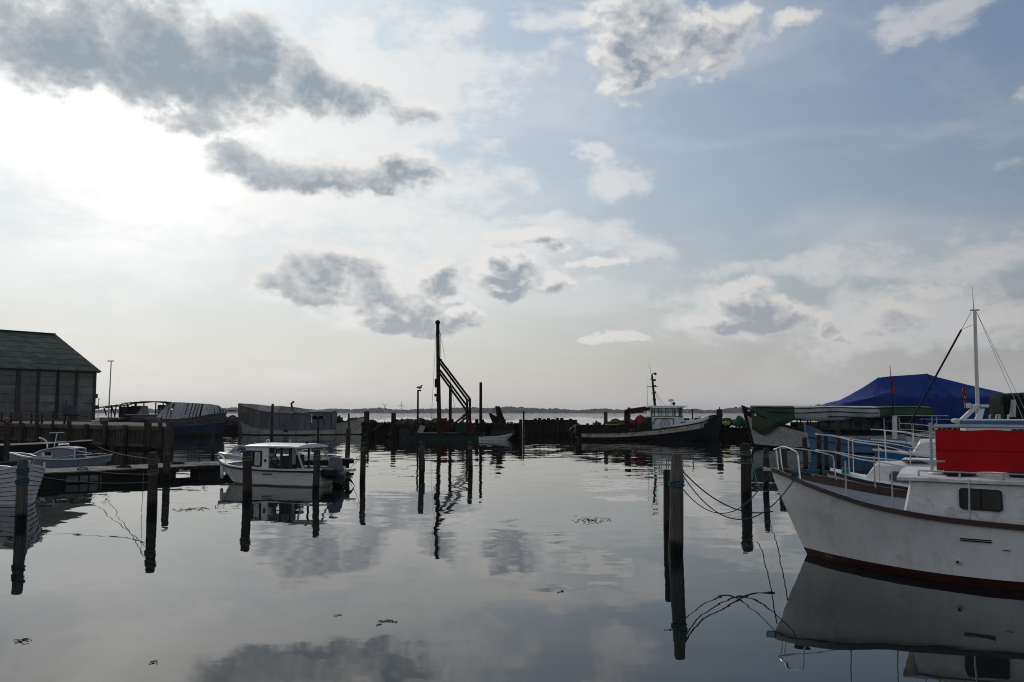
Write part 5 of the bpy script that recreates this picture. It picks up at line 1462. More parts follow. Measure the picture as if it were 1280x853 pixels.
# ================================================================== 10  pile driver barge
YB = 86.0
def bx(px, y=0.0): return at(px, 530, YB + y).x - XB
XB = at(560, 530, YB).x
def bz(py, y=0.0): return H - (py - 516.2) * (YB + y) / F
ba = empty('pile_driver_barge', (XB, YB, 0), 0, 'low green barge with a tall black mast, sloping leader beams and red machinery', 'barge')
g = G(); g.loft([(bx(520), -1.9, .35), (bx(524), -2.0, -.3), (bx(600), -2.0, -.3), (bx(606), -1.9, .35), (bx(606), -1.9, .62), (bx(519), -1.9, .62)], [(bx(520), 1.9, .35), (bx(524), 2.0, -.3), (bx(600), 2.0, -.3), (bx(606), 1.9, .35), (bx(606), 1.9, .62), (bx(519), 1.9, .62)])
g.build('hull', MT['green'], ba, bevel=.04)
G().box((bx(562), -1.96, .58), (6.8, .12, .16)).build('rubbing_rail', MT['blacksteel'], ba)
bm_ = G().tube([(bx(549.5), 0, .6), (bx(547.5), 0, 6.0), (bx(546.3), 0, bz(404))], [.21, .20, .17], 10).build('mast', MT['blacksteel'], ba, smooth=True)
g = G(); g.ball((bx(546.2), 0, bz(403.3)), .25, 10, 6); g.build('mast_cap', MT['blacksteel'], bm_, smooth=True)
# ladder on the mast
g = G()
for xx in (548.2, 550.2): g.tube([(bx(xx), -.15, bz(417)), (bx(xx + .6), -.15, bz(447))], .022, 4)
g.build('ladder_stile', MT['galv'], bm_)
for k in range(12):
    py = 418 + k * 2.6; a = .6 * (py - 417) / 30; G().tube([(bx(548.2 + a), -.15, bz(py)), (bx(550.2 + a), -.15, bz(py))], .025, 4).build('rung', MT['galv'], bm_)
# the two pairs of parallel beams
for k, (x0, y0, x1, y1, dy) in enumerate(((548.8, 449.3, 588, 500.5, .35), (548.8, 453.5, 584.5, 501, -.35), (549, 462.8, 583.5, 508, .35), (549, 467, 584, 514.5, -.35))):
    G().tube([(bx(x0), dy, bz(y0)), (bx(x1), dy, bz(y1))], .105, 7).build('leader_beam', MT['blacksteel'], ba, smooth=True)
g = G()
for (xa_, ya_) in ((549.5, 449.5), (549.8, 464.0)): g.tube([(bx(xa_), -.4, bz(ya_)), (bx(xa_), .4, bz(ya_))], .1, 6); g.beam((bx(xa_ - 1), -.2, bz(ya_ + .5)), (bx(xa_ + 2.5), -.2, bz(ya_ + 1)), .1, .12)
g.build('beam_hinge', MT['blacksteel'], ba)
for xx, yt in ((583.8, 499.5), (587.3, 500.5)):
    G().tube([(bx(xx), 0, bz(yt)), (bx(xx + .2), 0, bz(531))], .115, 7).build('king_post', MT['blacksteel'], ba, smooth=True)
g = G(); g.beam((bx(583), 0, bz(501)), (bx(588.6), 0, bz(500.8)), .2, .2); g.beam((bx(582.5), 0, bz(515.5)), (bx(588), 0, bz(515.5)), .3, .32); g.ball((bx(585.5), 0, bz(516)), .3, 8, 6); g.build('head_block', MT['blacksteel'], ba)
for xx in (582, 590):
    for s_ in (-.8, .8): G().beam((bx(586), s_ * .2, bz(515)), (bx(xx), s_, bz(541)), .16, .16).build('frame_leg', MT['rust'], ba)
for (a, b, dy) in (((584, 518), (560, 535), -.6), ((585, 520), (564, 538), .5), ((583, 517), (572, 527), .0)): G().tube([(bx(a[0]), dy * .3, bz(a[1])), (bx(b[0]), dy, bz(b[1]))], .10, 6).build('brace', MT['rust'], ba)
g = G(); g.box((bx(553), 0, bz(533)), (.95, 1.3, 1.25)); g.box((bx(554), 0, bz(526)), (.75, .9, .45)); g.build('winch_house', MT['rust'], ba, bevel=.04)
for k in range(5): G().beam((bx(549 + k * 2.6), -.72, bz(540)), (bx(551 + k * 2.2), -.72, bz(527.5)), .06, .06).build('winch_frame', MT['rust'], ba)
g = G(); g.tube([(bx(576), -.7, bz(536)), (bx(576), .7, bz(536))], .48, 14); g.box((bx(581.5), 0, bz(535)), (.7, 1.2, 1.1)); g.build('engine', MT['green'], ba, bevel=.03)
g = G(); g.tube([(bx(579), .2, bz(530)), (bx(578.5), .2, bz(517.5))], [.07, .05], 6); g.build('exhaust', MT['blacksteel'], ba)
g = G(); g.box((bx(544.8), 0, bz(479.5)), (.26, .4, .85)); g.build('drop_hammer', MT['blacksteel'], ba, bevel=.03)
g = G(); g.box((bx(545), 0, bz(494.5)), (.36, .3, .26)); g.build('hammer_block', MT['blacksteel'], ba, bevel=.02)
g = G(); g.tube([(bx(545.4), 0, bz(496)), (bx(545.4), 0, bz(502))], .03, 5); g.ball((bx(545.5), 0, bz(501)), .07, 6, 4); g.build('hook_chain', MT['blacksteel'], ba)
for (a, b) in (((544.5, 408), (538.5, 529)), ((548, 412), (556, 449)), ((560, 460), (569, 516))): G().tube([(bx(a[0]), .1, bz(a[1])), (bx(b[0]), .3, bz(b[1]))], .016, 4).build('guy_wire', MT['galv'], ba)
G().box((bx(592), 0, bz(538)), (.5, 1.0, .9)).build('tool_box', MT['rust'], ba)
g = G(); g.tube([(bx(601), 0, .6), (bx(597), 0, bz(532))], .06, 6); g.tube([(bx(596), .2, .6), (bx(603), .2, bz(531))], .06, 6); g.build('bow_strut', MT['blacksteel'], ba)

# ================================================================== 11  skiff and folded digger
sk, _n = boat_root('skiff', 640.5, 84, (-1, 0), 'pale open skiff lying below the folded digger arm', 'skiff')
sk.rotation_euler = (0, 0, R_(4))
hs = Hull(3.2, 1.35, [(0, .60), (.2, .44), (.5, .32), (1, .30)], rake=.5, stern=.75, entry=.5)
hs.shell(0, 1, m=5, absz=(-.15, None)).build('hull', MT['grp'], sk, smooth=True)
hs.strip(0, .07, .05, .01).build('gunwale', MT['white'], sk); hs.inner(.25, .05).build('inside', MT['emblem'], sk, smooth=True); hs.deck(.26, inset=.06).build('floor', MT['emblem'], sk)
for s_ in (1.1, 2.1): G().box((-s_, 0, .36), (.25, 1.05, .03)).build('thwart', MT['deckwood'], sk)
dg, _n = boat_root('digger', 626, 88.2, (1, 0), 'rusty digger with its dark arm folded up, parked on the breakwater', 'digger'); dg.rotation_euler = (0, 0, 0)
def dx_(px): return at(px, 520, 88.2).x - dg.location.x
def dz_(py): return H - (py - 516.2) * 88.2 / F
g = G(); g.box((dx_(629), 0, dz_(536)), (2.2, 1.6, 1.0)); g.build('body', MT['blacksteel'], dg, bevel=.06)
for s_ in (-.8, .8):
    g = G(); P = [(dx_(618) + .3 * math.cos(a), dz_(541) + .3 * math.sin(a)) for a in [math.pi / 2 + k * math.pi / 6 for k in range(7)]] + [(dx_(640) + .3 * math.cos(a), dz_(541) + .3 * math.sin(a)) for a in [-math.pi / 2 + k * math.pi / 6 for k in range(7)]]
    g.loft([(p[0], s_ - .2, p[1]) for p in P], [(p[0], s_ + .2, p[1]) for p in P]); g.build('track', MT['rubber'], dg)
def blk(name, P, y0, y1, m='blacksteel'):
    g = G(); g.loft([(dx_(a), y0, dz_(b)) for a, b in P], [(dx_(a), y1, dz_(b)) for a, b in P]); return g.build(name, MT[m], dg, bevel=.03)
blk('arm', [(619, 508), (625, 508.5), (632, 530), (622, 530)], -.35, .35)
blk('boom', [(611, 517.5), (613.5, 516.5), (623, 523), (627, 530), (616, 530), (613, 523)], -.3, .3)
blk('bucket', [(617, 524), (630, 521), (632, 531), (615, 531)], -.5, .5)
g = G(); g.tube([(dx_(619), -.1, dz_(510)), (dx_(617.5), -.1, dz_(516)), (dx_(621), -.1, dz_(522))], .03, 5); g.build('hydraulic_hose', MT['rubber'], dg)

# ================================================================== 12  hull boarded over in grey
YG = 104.0
go, _n = boat_root('boarded_hull', 298, YG, (1, .02), 'old hull boarded over with grey panels and a patched roof', 'boarded boat')
NG = 1 if (Matrix.Rotation(-go.rotation_euler[2], 3, 'Z') @ Vector((0, -1, 0))).y > 0 else -1
gz = lambda py: H - (py - 516.4) * YG / F
h12 = Hull(11.2, 3.6, [(0, 1.75), (.12, 1.25), (.3, .85), (.5, .70), (.75, .66), (1, .72)], rake=.55, stern=.85, entry=.35, ps=2.6, pw=2.0)
MT['creamhull'] = mat('dirty_cream_hull', (.50, .48, .42), .7, var=.3, scale=1.2, spot=(.22, .17, .12), spot_amt=.55, spot_scale=1.3)
h12.shell(0, 1, m=6, absz=(.1, None)).build('hull', MT['creamhull'], go, smooth=True)
h12.shell(0, 1, m=2, absz=(-.3, .1)).build('boot_stripe', MT['black'], go, smooth=True)
h12.deck(.05).build('deck', MT['darkwood'], go)
MT['greyboard'] = mat('blue_grey_board', (.145, .155, .175), .85, var=.35, scale=1.2, spot=(.09, .09, .10), spot_amt=.4, drips=(.085, .09, .10))
MT['brownboard'] = mat('brown_grey_board', (.13, .12, .11), .85, var=.4, scale=1.2, spot=(.07, .07, .07), spot_amt=.4)
def eave12(s_): return zfit([(0, gz(507)), (1.7, gz(511.5)), (4.0, gz(516.5)), (5.8, gz(518)), (8, gz(517)), (9.6, gz(515.5)), (11.2, gz(515.5))], s_)
def ridge12(s_): return zfit([(0, gz(505.5)), (2.0, gz(507)), (3.9, gz(509)), (5.4, gz(509)), (7.5, gz(512)), (9, gz(514)), (11.2, gz(515))], s_)
nb_ = 15
for side in (1, -1):
    for k in range(nb_):
        a, b = .10 + 11.05 * k / nb_, .10 + 11.05 * (k + 1) / nb_ - .03
        t0, t1 = a / h12.L, b / h12.L
        y0, y1 = max(.1, h12.half(t0, 9)) + .03, max(.1, h12.half(t1, 9)) + .03
        off_ = .015 * (k % 2); x0 = -a + (.0 if k else .12)
        A = [(x0, side * (y0 + off_), h12.zs(t0) - .06), (-b, side * (y1 + off_), h12.zs(t1) - .06), (-b, side * (y1 + off_), eave12(b)), (x0, side * (y0 + off_), eave12(a))]
        if side == NG and k in (nb_ - 2, nb_ - 3):      # small openings high in two boards
            g = G(); O = Vector(A[0]); U = Vector(A[1]) - O; wd = U.length; hh = A[3][2] - A[0][2]
            hl = (.06, hh * .60, wd - .06, hh * .60 + .36); Un = U.normalized()
            wall_holes(g, O, Un, (0, 0, 1), wd, hh, [hl], .05)
        else:
            g = G(); g.loft([(x, y - .025, z) for x, y, z in A], [(x, y + .025, z) for x, y, z in A])
        g.build('board', MT['brownboard'] if k in (0, 1, 2, 4) else MT['greyboard'], go)
MT['roofdark'] = mat('tarred_roof_sheet', (.05, .05, .05), .8, var=.4); MT['roofgrey'] = mat('grey_roof_sheet', (.17, .165, .155), .8, var=.4, spot=(.08, .08, .08))
nr_ = 9
for k in range(nr_):
    for side in (1, -1):
        a, b = 11.2 * k / nr_, 11.2 * (k + 1) / nr_ + .04
        ya_, yb_ = max(.15, h12.half(a / h12.L, 9)) + .14, max(.15, h12.half(min(1, b / h12.L), 9)) + .14
        lift = .02 * (k % 2)
        g = G(); q = [(-a, side * ya_, eave12(a) + .02 + lift), (-b, side * yb_, eave12(min(11.2, b)) + .02 + lift), (-b, 0, ridge12(min(11.2, b)) + .05 + lift), (-a, 0, ridge12(a) + .05 + lift)]
        g.slab(q, .05); g.build('roof_sheet', MT['roofgrey'] if k in (2, 3, 7, 8) else MT['roofdark'], go)
G().loft([(-.02, -.12, .2), (-.02, .12, .2), (-.5, .1, -.2), (-.5, -.1, -.2)], [(.10, -.12, gz(505.3)), (.10, .12, gz(505.3)), (-.15, .12, gz(505.3)), (-.15, -.12, gz(505.3))]).build('stem_post', MT['brownboard'], go)
G().loft([(-11.2, -1.5, .62), (-11.2, 1.5, .62), (-11.26, 1.5, .62), (-11.26, -1.5, .62)], [(-11.2, -1.75, gz(516)), (-11.2, 1.75, gz(516)), (-11.26, 1.75, gz(516)), (-11.26, -1.75, gz(516))]).build('end_board', MT['greyboard'], go)
g = G(); xx = -(364 - 298) / F * YG; g.tube([(xx, 0, gz(513)), (xx + .1, 0, gz(505)), (xx - .18, 0, gz(502.6))], [.12, .12, .14], 8); g.build('stove_pipe', MT['black'], go, smooth=True)
g = G(); g.box((-(361 - 298) / F * YG, NG * (h12.half(.56, .55) + .01), gz(538.8)), (.5, .03, .22)); g.build('rust_patch', MT['rust'], go)
g = G(); g.box((-(308 - 298) / F * YG, NG * (h12.half(.1, 9) + .1), gz(514)), (.42, .05, .45)); g.build('patch_board', MT['greyboard'], go)

# ================================================================== 13  cream bow behind it
cb, _n = boat_root('open_boat', 458, 106, (-1, 0), 'cream coloured boat bow with a plumb stem beside the boarded hull', 'boat')
cb.rotation_euler = (0, 0, R_(-3))
h13 = Hull(7.5, 2.6, [(0, 2.12), (.2, 1.75), (.45, 1.4), (1, 1.3)], rake=.06, stern=.8, entry=.35)
h13.shell(0, 1, m=6, absz=(.08, None)).build('hull', MT['creamhull'], cb, smooth=True)
h13.shell(0, 1, m=2, absz=(-.3, .08)).build('boot_stripe', MT['black'], cb, smooth=True)
h13.strip(0, .1, .1, .01).build('gunwale', MT['wood'], cb); h13.deck(.25).build('deck', MT['darkwood'], cb); h13.inner(.25).build('inside', MT['darkwood'], cb)
heap('tarped_gear', 421, 528.5, 107, .95, .6, .85, MT['rubber'], 'black heap of gear on the cream boat beside the boarded hull', 'deck gear', 31, 7)

# ================================================================== 14  slatted wreck
YW = 97.0
wr, _n = boat_root('laid_up_boat', 283, YW, (-1, .0), 'laid up blue hulled boat under a sagging roof of bare grey slats', 'old boat')
wr.rotation_euler = (0, 0, R_(-3)); NW = -1
wxx = lambda px: at(px, 520, YW).x - wr.location.x
wz = lambda py: H - (py - 516.4) * YW / F
h14 = Hull(13.6, 4.0, [(0, 2.75), (.1, 2.45), (.25, 2.1), (.5, 1.85), (.75, 1.9), (1, 2.1)], rake=.45, stern=.7, entry=.33, ps=2.4, pw=1.8)
MT['bluehull'] = mat('worn_dark_blue_hull', (.022, .042, .070), .8, var=.4, scale=1, spot=(.06, .055, .05), spot_amt=.55, spot_scale=1.4)
h14.shell(.14, .56, m=4).build('hull', MT['bluehull'], wr, smooth=True)
MT['worntop'] = mat('bare_weathered_planking', (.10, .095, .09), .85, var=.5, scale=1.5, stretch=(.4, 3, 3), spot=(.20, .20, .19), spot_amt=.35)
for j in range(4): h14.shell(.56 + .11 * j, .56 + .11 * (j + 1) - .014, m=1, dy=.012 * (j % 2)).build('strake', MT['worntop'], wr, smooth=True)
h14.shell(.5, .98, m=3, dy=-.03).build('backing', MT['black'], wr, smooth=True)
h14.shell(-.15, .14, m=2).build('boot_stripe', MT['blacksteel'], wr, smooth=True)
h14.deck(.3).build('deck', MT['darkwood'], wr)
G().tube([(.1, 0, wz(514.2)), (1.0, 0, wz(513.7))], .09, 6).build('bowsprit', MT['wood'], wr)
# slatted roof near the bow
MT['slat'] = mat('silver_grey_slat', (.33, .325, .31), .8, var=.45, scale=2, stretch=(2, 2, .5)); MT['slatdark'] = mat('dark_slat', (.09, .085, .08), .85, var=.5)
RW = [(wxx(204), wz(504)), (wxx(225), wz(504)), (wxx(262), wz(506.2)), (wxx(272), wz(508)), (wxx(282), wz(514))]
EW = [(wxx(204), wz(523.5)), (wxx(222), wz(524.5)), (wxx(245), wz(523)), (wxx(268), wz(518.5)), (wxx(282), wz(516.5))]
rn = random.Random(14); ns_ = 36
for side in (NW, -NW):
    for k in range(ns_):
        x = lp(wxx(208), wxx(279), k / (ns_ - 1)); t = min(1, max(0, -x / h14.L))
        xr = x + rn.uniform(-.03, .03); xe = x + .42 + rn.uniform(-.06, .06)
        if side == NW and k in (4, 13, 22): continue
        ye = max(.25, h14.half(min(1, max(0, -xe / h14.L)), 9)) + .1
        g = G(); a = Vector((xr, 0, zfit(RW, xr) + .03)); b = Vector((min(xe, -.1), side * ye, zfit(EW, xe)))
        md = a.lerp(b, .5) + Vector((0, 0, .10 + rn.uniform(-.03, .03)))
        wv = rn.uniform(.15, .21)
        g.beam(a, md, wv, .03); g.beam(md, b, wv, .03); g.build('slat', MT['slat'] if rn.random() < .8 else MT['slatdark'], wr)
for u in (.02, .5, .97):
    g = G()
    for side in (1, -1):
        P = []
        for k in range(10):
            x = lp(wxx(205), wxx(281), k / 9); ye = max(.2, h14.half(min(1, max(0, -x / h14.L)), 9)); P.append(Vector((x, side * ye * u, lp(zfit(RW, x), zfit(EW, x), u) - .06 + (.1 if u == .5 else 0))))
        for a, b in zip(P, P[1:]): g.beam(a, b, .1, .1)
    g.build('roof_batten', MT['slatdark'], wr)
for k in range(7):   # end boarding facing left, a fan of planks
    y = lp(-1.7, 1.7, k / 6); x = wxx(207); zt_ = lp(wz(504), wz(523), abs(y) / 1.9)
    G().beam((x - .02 * k, y, 1.7), (x + .1, y * .8, zt_), .42, .04, up=(1, 0, 0)).build('end_plank', MT['worntop'], wr)
G().beam((wxx(206), NW * 1.9, wz(523)), (wxx(212), NW * .1, wz(503.5)), .08, .5, up=(1, 0, 0)).build('edge_board', MT['slat'], wr)
# open canopy to the left: thin roof on posts, cluttered deck
ROOF = [(122, 510.5), (135, 508.8), (150, 507), (160, 504.8), (185, 502.9), (197, 503.1), (212, 504.6)]
for side in (1, -1):
    g = G(); P = [Vector((wxx(a), side * .9, wz(b))) for a, b in ROOF]
    for a, b in zip(P, P[1:]): g.beam(a, b, .12, .10)
    g.build('canopy_beam', MT['darkwood'], wr)
for k in range(14):
    px = lp(123, 209, k / 13); yy = zfit([(a, b) for a, b in ROOF], px)
    G().beam((wxx(px), -1.4, wz(yy) + .04), (wxx(px), 1.4, wz(yy) + .07), .62 if px > 158 else .14, .04).build('roof_board', MT['darkwood'] if k % 3 else MT['roofdark'], wr)
for (px, pb, lean) in ((130.5, 520, 4), (140.5, 523, 0), (146.5, 523, -1.5), (152, 525, 0), (160.5, 524, 0), (172, 523, 0), (197, 522, 0)):
    for side in (1, -1):
        yy = zfit(ROOF, px); G().beam((wxx(px), side * .9, wz(yy)), (wxx(px + lean), side * .9, wz(pb)), .10, .10).build('canopy_post', MT['darkwood'], wr)
g = G(); wall_holes(g, (wxx(167), NW * 1.1, 1.9), (1, 0, 0), (0, 0, 1), wxx(206) - wxx(167), wz(519.5) - 1.9, [], .06); g.build('cabin_side', MT['lgrey'] if 'lgrey' in MT else MT['emblem'], wr)
G().box(((wxx(163) + wxx(206)) / 2, NW * 1.0, wz(519.5) + .05), (3.8, 1.1, .1)).build('cabin_shelf', MT['slat'], wr)
g = G(); g.slab([(wxx(172), NW * .6, wz(519)), (wxx(187), NW * .6, wz(519)), (wxx(185), NW * .6, wz(508)), (wxx(178), NW * .6, wz(508.5))], .05); g.build('leaning_panel', MT['emblem'], wr)
g = G(); g.box((wxx(156), 0, wz(518)), (1.0, 1.6, 1.6)); g.box((wxx(200), .3, wz(513)), (.7, 1.2, 1.1)); g.box((wxx(168), .3, wz(513)), (1.1, 1.2, .9)); g.build('cabin_box', MT['black'], wr, bevel=.04)
for k in range(5): G().beam((wxx(197 + k * 2), NW * .8, wz(517 - k * .6)), (wxx(203 + k * 1.2), NW * .8, wz(511 + k * .8)), .05, .05).build('lath', MT['slat'], wr)
heap('gear_heap', 158, 527, 95.5, 2.6, .8, .5, MT['rubber'], 'dark clutter of gear below the open canopy of the laid up boat', 'deck gear', 33, 9)

# ================================================================== 15  floating weed
MT['weed'] = mat('brown_weed', (.02, .017, .010), .7, var=.4)
def weed(px, py, sx, sy, n, label, seed):
    p = W(px, py); rn = random.Random(seed); g = G()
    for i in range(n):
        x, y = rn.gauss(0, sx * .45), rn.gauss(0, sy * .45); l = rn.uniform(.02, .055); a = rn.uniform(0, 3.14)
        P = [(x + math.cos(a + q * .8) * l * q, y + math.sin(a + q * .8) * l * q, .002 + .006 * math.sin(q * 1.5)) for q in (0, .5, 1.0, 1.5)]
        g.tube(P, rn.uniform(.0025, .005), 4)
    o = g.build('floating_weed', MT['weed']); o.location = (p.x, p.y, 0); tag(o, label, 'seaweed', 'weed floating in the basin', 'stuff')
weed(740, 651, .5, .7, 70, 'largest loose patch of brown weed floating in the middle of the basin', 1)
weed(240, 637, .45, .5, 70, 'strip of weed floating right of the left mooring piles', 2)
weed(483, 778, .15, .12, 12, 'small broken cluster of weed in the near water, left of centre', 3)
weed(30, 803, .11, .16, 9, 'small weed cluster at the lower left corner', 4)
weed(703, 740, .07, .05, 6, 'few specks of weed between the big pile and the centre', 5)
weed(195, 829, .08, .05, 4, 'few specks of weed near the bottom edge on the left', 6)
weed(513, 596, .5, .4, 30, 'thin weed streak left of the two lone piles', 7)
weed(845, 788, .10, .06, 8, 'few specks of weed below the reflection of the big pile', 8)
weed(425, 770, .05, .04, 3, 'single speck of weed left of the small broken cluster', 9)
# ================================================================== 16  jetty
J0 = Vector((-19.6, 28.9, 0)); J1 = Vector((-7.5, 42.1, 0)); jd = (J1 - J0).normalized(); jn = Vector((-jd.y, jd.x, 0))
if jn.y < 0: jn = -jn
JL = (J1 - J0).length; JW = 2.6; JZ = .42
jt = empty('jetty', J0, math.atan2(jd.y, jd.x), 'low wooden jetty with weathered cross boards between the small boats', 'jetty')
jside = 1 if (Matrix.Rotation(-math.atan2(jd.y, jd.x), 3, 'Z') @ jn).y > 0 else -1
rn = random.Random(6); src = None; nbd = int(JL / .17)
for k in range(nbd):
    if src is None: o = src = G().box((0, 0, 0), (.155, JW, .04)).build('board', MT['deckwood'], jt)
    else: o = src.copy(); COL.objects.link(o)
    o.location = (.09 + k * .17, jside * (JW / 2 + rn.uniform(-.03, .03)), JZ + rn.uniform(-.008, .008)); o.rotation_euler = (0, 0, rn.uniform(-.008, .008))
def jpos(px):     # distance along the jetty of a photo column, on its near edge
    k = (px - 640) / F; return (k * J0.y - J0.x) / (jd.x - k * jd.y)
for yy in (.05, JW / 2, JW - .05):
    for (pa, pb) in ((None, 227), (252, None)):
        a = 0 if pa is None else jpos(pa); b = JL if pb is None else jpos(pb)
        G().box(((a + b) / 2, jside * yy, JZ - .12), (b - a, .10, .19)).build('side_beam', MT['darkwood'], jt)
    a, b = jpos(227) - .1, jpos(252) + .1; G().box(((a + b) / 2, jside * yy, JZ - .055), (b - a, .08, .06)).build('bridging_beam', MT['darkwood'], jt)
for (pa, pb) in ((20, 226), (253, 283), (400, 440)):
    a, b = jpos(pa), jpos(pb)
    dp = .7 if pa == 253 else JW - .25
    G().box(((a + b) / 2, jside * (.12 + dp / 2), .08), (b - a, dp, .42)).build('float', MT['black'], jt, bevel=.04)
g = G(); a, b = jpos(86), jpos(131); g.box(((a + b) / 2, -jside * .03, .16), (b - a, .05, .22)); g.build('fender_board', MT['slatgrey'] if 'slatgrey' in MT else MT['deckwood'], jt)
for px in (86, 103, 115, 128): G().box((jpos(px), -jside * .07, .16), (.05, .03, .26)).build('cleat_strap', MT['black'], jt)
for px in (60, 110, 262):
    a = jpos(px); g = G(); g.tube([(a - .12, jside * .15, JZ + .10), (a + .12, jside * .15, JZ + .10)], .02, 6); g.tube([(a, jside * .15, JZ), (a, jside * .15, JZ + .1)], .025, 6); g.build('cleat', MT['galv'], jt)
# coils and loops of rope lying on the jetty
def coil(px, off, m, label, seed, r=.22):
    rn = random.Random(seed); a = jpos(px); g = G()
    P = [(math.cos(k * .5) * r * (1 - k * .006) + rn.uniform(-.02, .02), math.sin(k * .5) * r * .6 * (1 - k * .006), .02 + .002 * k) for k in range(44)]
    g.tube(P, .014, 5); o = g.build('rope_coil', MT[m], smooth=True); q = J0 + jd * a + jn * off; o.location = (q.x, q.y, JZ + .02); tag(o, label, 'rope')
coil(112, .3, 'rope', 'small blue rope coil on the jetty edge near the half decked boat', 1)
coil(166, .5, 'ropedark', 'dark rope coil on the jetty left of the slim dark pile', 2, .3)
coil(243, 1.2, 'ropedark', 'dark rope loop on the jetty above the bright gap', 3, .3)

# ================================================================== 17  white cabin motorboat
mb, nm = boat_root('motorboat', 275, 33.8, (.915, -.404), 'white open cabin motorboat with an outboard, moored at the jetty end', 'motorboat')
h17 = Hull(5.1, 2.1, [(0, .78), (.12, .70), (.3, .62), (.6, .56), (1, .56)], rake=.75, stern=.86, entry=.42, flare=1.2, pw=1.35, ps=2.2, draft=.3)
nst_ = 6
for j in range(nst_):
    h17.shell(.10 + .82 * j / nst_, .10 + .82 * (j + 1) / nst_, m=2, n=26, dy=.018 * (1 - j / nst_) - .010 * j * 0).build('strake', MT['grp'], mb, smooth=True)
h17.shell(.92, 1.0, m=1).build('strake', MT['grp'], mb, smooth=True)
MT['yellowed'] = mat('yellow_stained_gelcoat', (.46, .42, .24), .5, var=.2)
h17.shell(0, 1, m=2, absz=(-.2, .075), dy=.012).build('waterline_stain', MT['yellowed'], mb, smooth=True)
h17.strip(-.02, .05, .055, .012).build('rubbing_strip', MT['black'], mb, weld=True)
h17.strip(.035, .09, .05, -.01).build('gunwale', MT['grp'], mb, weld=True)
h17.inner(.35, .07).build('inside', MT['grp'], mb, smooth=True); h17.deck(.34, inset=.08).build('floor', MT['grp'], mb, smooth=True)
h17.deck(-.02, t0=.03, t1=.16, inset=.02, camber=.04).build('foredeck', MT['grp'], mb, smooth=True)
xA, xB, xC = -1.95, -3.0, -4.35          # cabin front foot, end of cabin side, end of roof
hw = .80; zr_ = 1.36; zb_ = .58
for side in (1, -1):
    g = G()      # side wall with two-part window, leaning front edge
    O = (xA + .02, side * hw, zb_)
    wall_holes(g, (xB, side * hw, zb_), (1, 0, 0), (0, 0, 1), .28, zr_ - zb_ - .02, [], .04)
    g.beam((xA + .10, side * hw, zb_ + .0), (xB + .1, side * hw, zb_ + .0), .05, .18)
    g.beam((xA - .08, side * hw, zr_ - .06), (xB + .1, side * hw, zr_ - .06), .05, .14)
    g.beam((xA + .10, side * hw, zb_ - .05), (xA - .10, side * hw, zr_ - .02), .06, .09)
    g.build('cabin_side', MT['grp'], mb)
    fr2 = G(); zA, zB = zb_ + .12, zr_ - .16
    P = [(xA + .03, zA), (xB + .33, zA - .03), (xB + .33, zB), (xA - .10, zB)]
    for k in range(4):
        a, b = P[k], P[(k + 1) % 4]; fr2.beam((a[0], side * (hw + .01), a[1]), (b[0], side * (hw + .01), b[1]), .06, .045)
    xm = (xA + xB + .3) / 2 + .03; fr2.beam((xm, side * (hw + .01), zA), (xm, side * (hw + .01), zB), .06, .07)
    f = fr2.build('window_frame', MT['rubber'], mb)
    g = G(); g.slab([(p[0], side * hw, p[1]) for p in P], .01); g.build('pane', MT['glass'], f)
    g = G(); g.tube([(xB + .14, side * (hw + .015), .88), (xB + .14, side * (hw + .035), .88)], .055, 12); g.build('porthole', MT['black'], mb, smooth=True)
    # open sides: centre post and raked after posts
    G().beam((xB - .55, side * hw, zb_ - .05), (xB - .55, side * hw, zr_), .05, .07).build('roof_post', MT['rubber'], mb)
    G().beam((xC + .18, side * (hw - .02), zr_ - .01), (xC - .22, side * (hw + .05), .60), .04, .06).build('roof_post', MT['galv'], mb)
    G().beam((xC + .35, side * hw, zb_ - .1), (xC + .38, side * hw, zr_ - .01), .05, .06).build('roof_post', MT['rubber'], mb)
g = G()     # raked windscreen across the front
for y in (-hw, -.27, .27, hw): g.beam((xA + .10, y, zb_), (xA - .10, y, zr_ - .04), .05, .05)
g.beam((xA - .09, -hw, zr_ - .06), (xA - .09, hw, zr_ - .06), .05, .07); g.beam((xA + .10, -hw, zb_), (xA + .10, hw, zb_), .06, .1); f = g.build('windscreen_frame', MT['grp'], mb)
for y in (-.53, 0, .53):
    g = G(); g.slab([(xA + .09, y - .24, zb_ + .05), (xA + .09, y + .24, zb_ + .05), (xA - .08, y + .24, zr_ - .09), (xA - .08, y - .24, zr_ - .09)], .01); g.build('pane', MT['glass'], f)
g = G(); rows = []
for i in range(9):
    x = lp(xA - .02, xC, i / 8); e = .0 if 0 < i < 8 else -.02
    rows.append([(x, q * (hw + .09), zr_ + z_ + e) for q, z_ in ((-1, 0), (-1, .05), (-.85, .085), (-.4, .12), (0, .13), (.4, .12), (.85, .085), (1, .05), (1, 0))])
g.grid(rows, closed=True, flip=True); g.add(rows[0], [tuple(range(9))]); g.add(rows[-1], [tuple(reversed(range(9)))]); g.build('roof', MT['grp'], mb, smooth=True)
g = G(); g.tube([(xA - .35 + .07 * math.cos(a), 0, zr_ + .15 + .10 * max(0, math.sin(a))) for a in [k * math.pi / 8 for k in range(9)]], .016, 6); g.tube([(xA - .1, nm * .5, zr_ + .08), (xA - .2, nm * .5, zr_ + .17)], .02, 6); g.build('roof_horn', MT['white'], mb)
G().tube([(xB - .3, 0, zr_ + .1), (xB - .3, 0, zr_ + .26)], .012, 5).build('aerial', MT['white'], mb)
g = G(); g.ball((xC + .3, 0, zr_ + .17), .06, 8, 5); g.tube([(xC + .3, 0, zr_ + .05), (xC + .3, 0, zr_ + .16)], .02, 5); g.build('stern_light', MT['black'], mb)
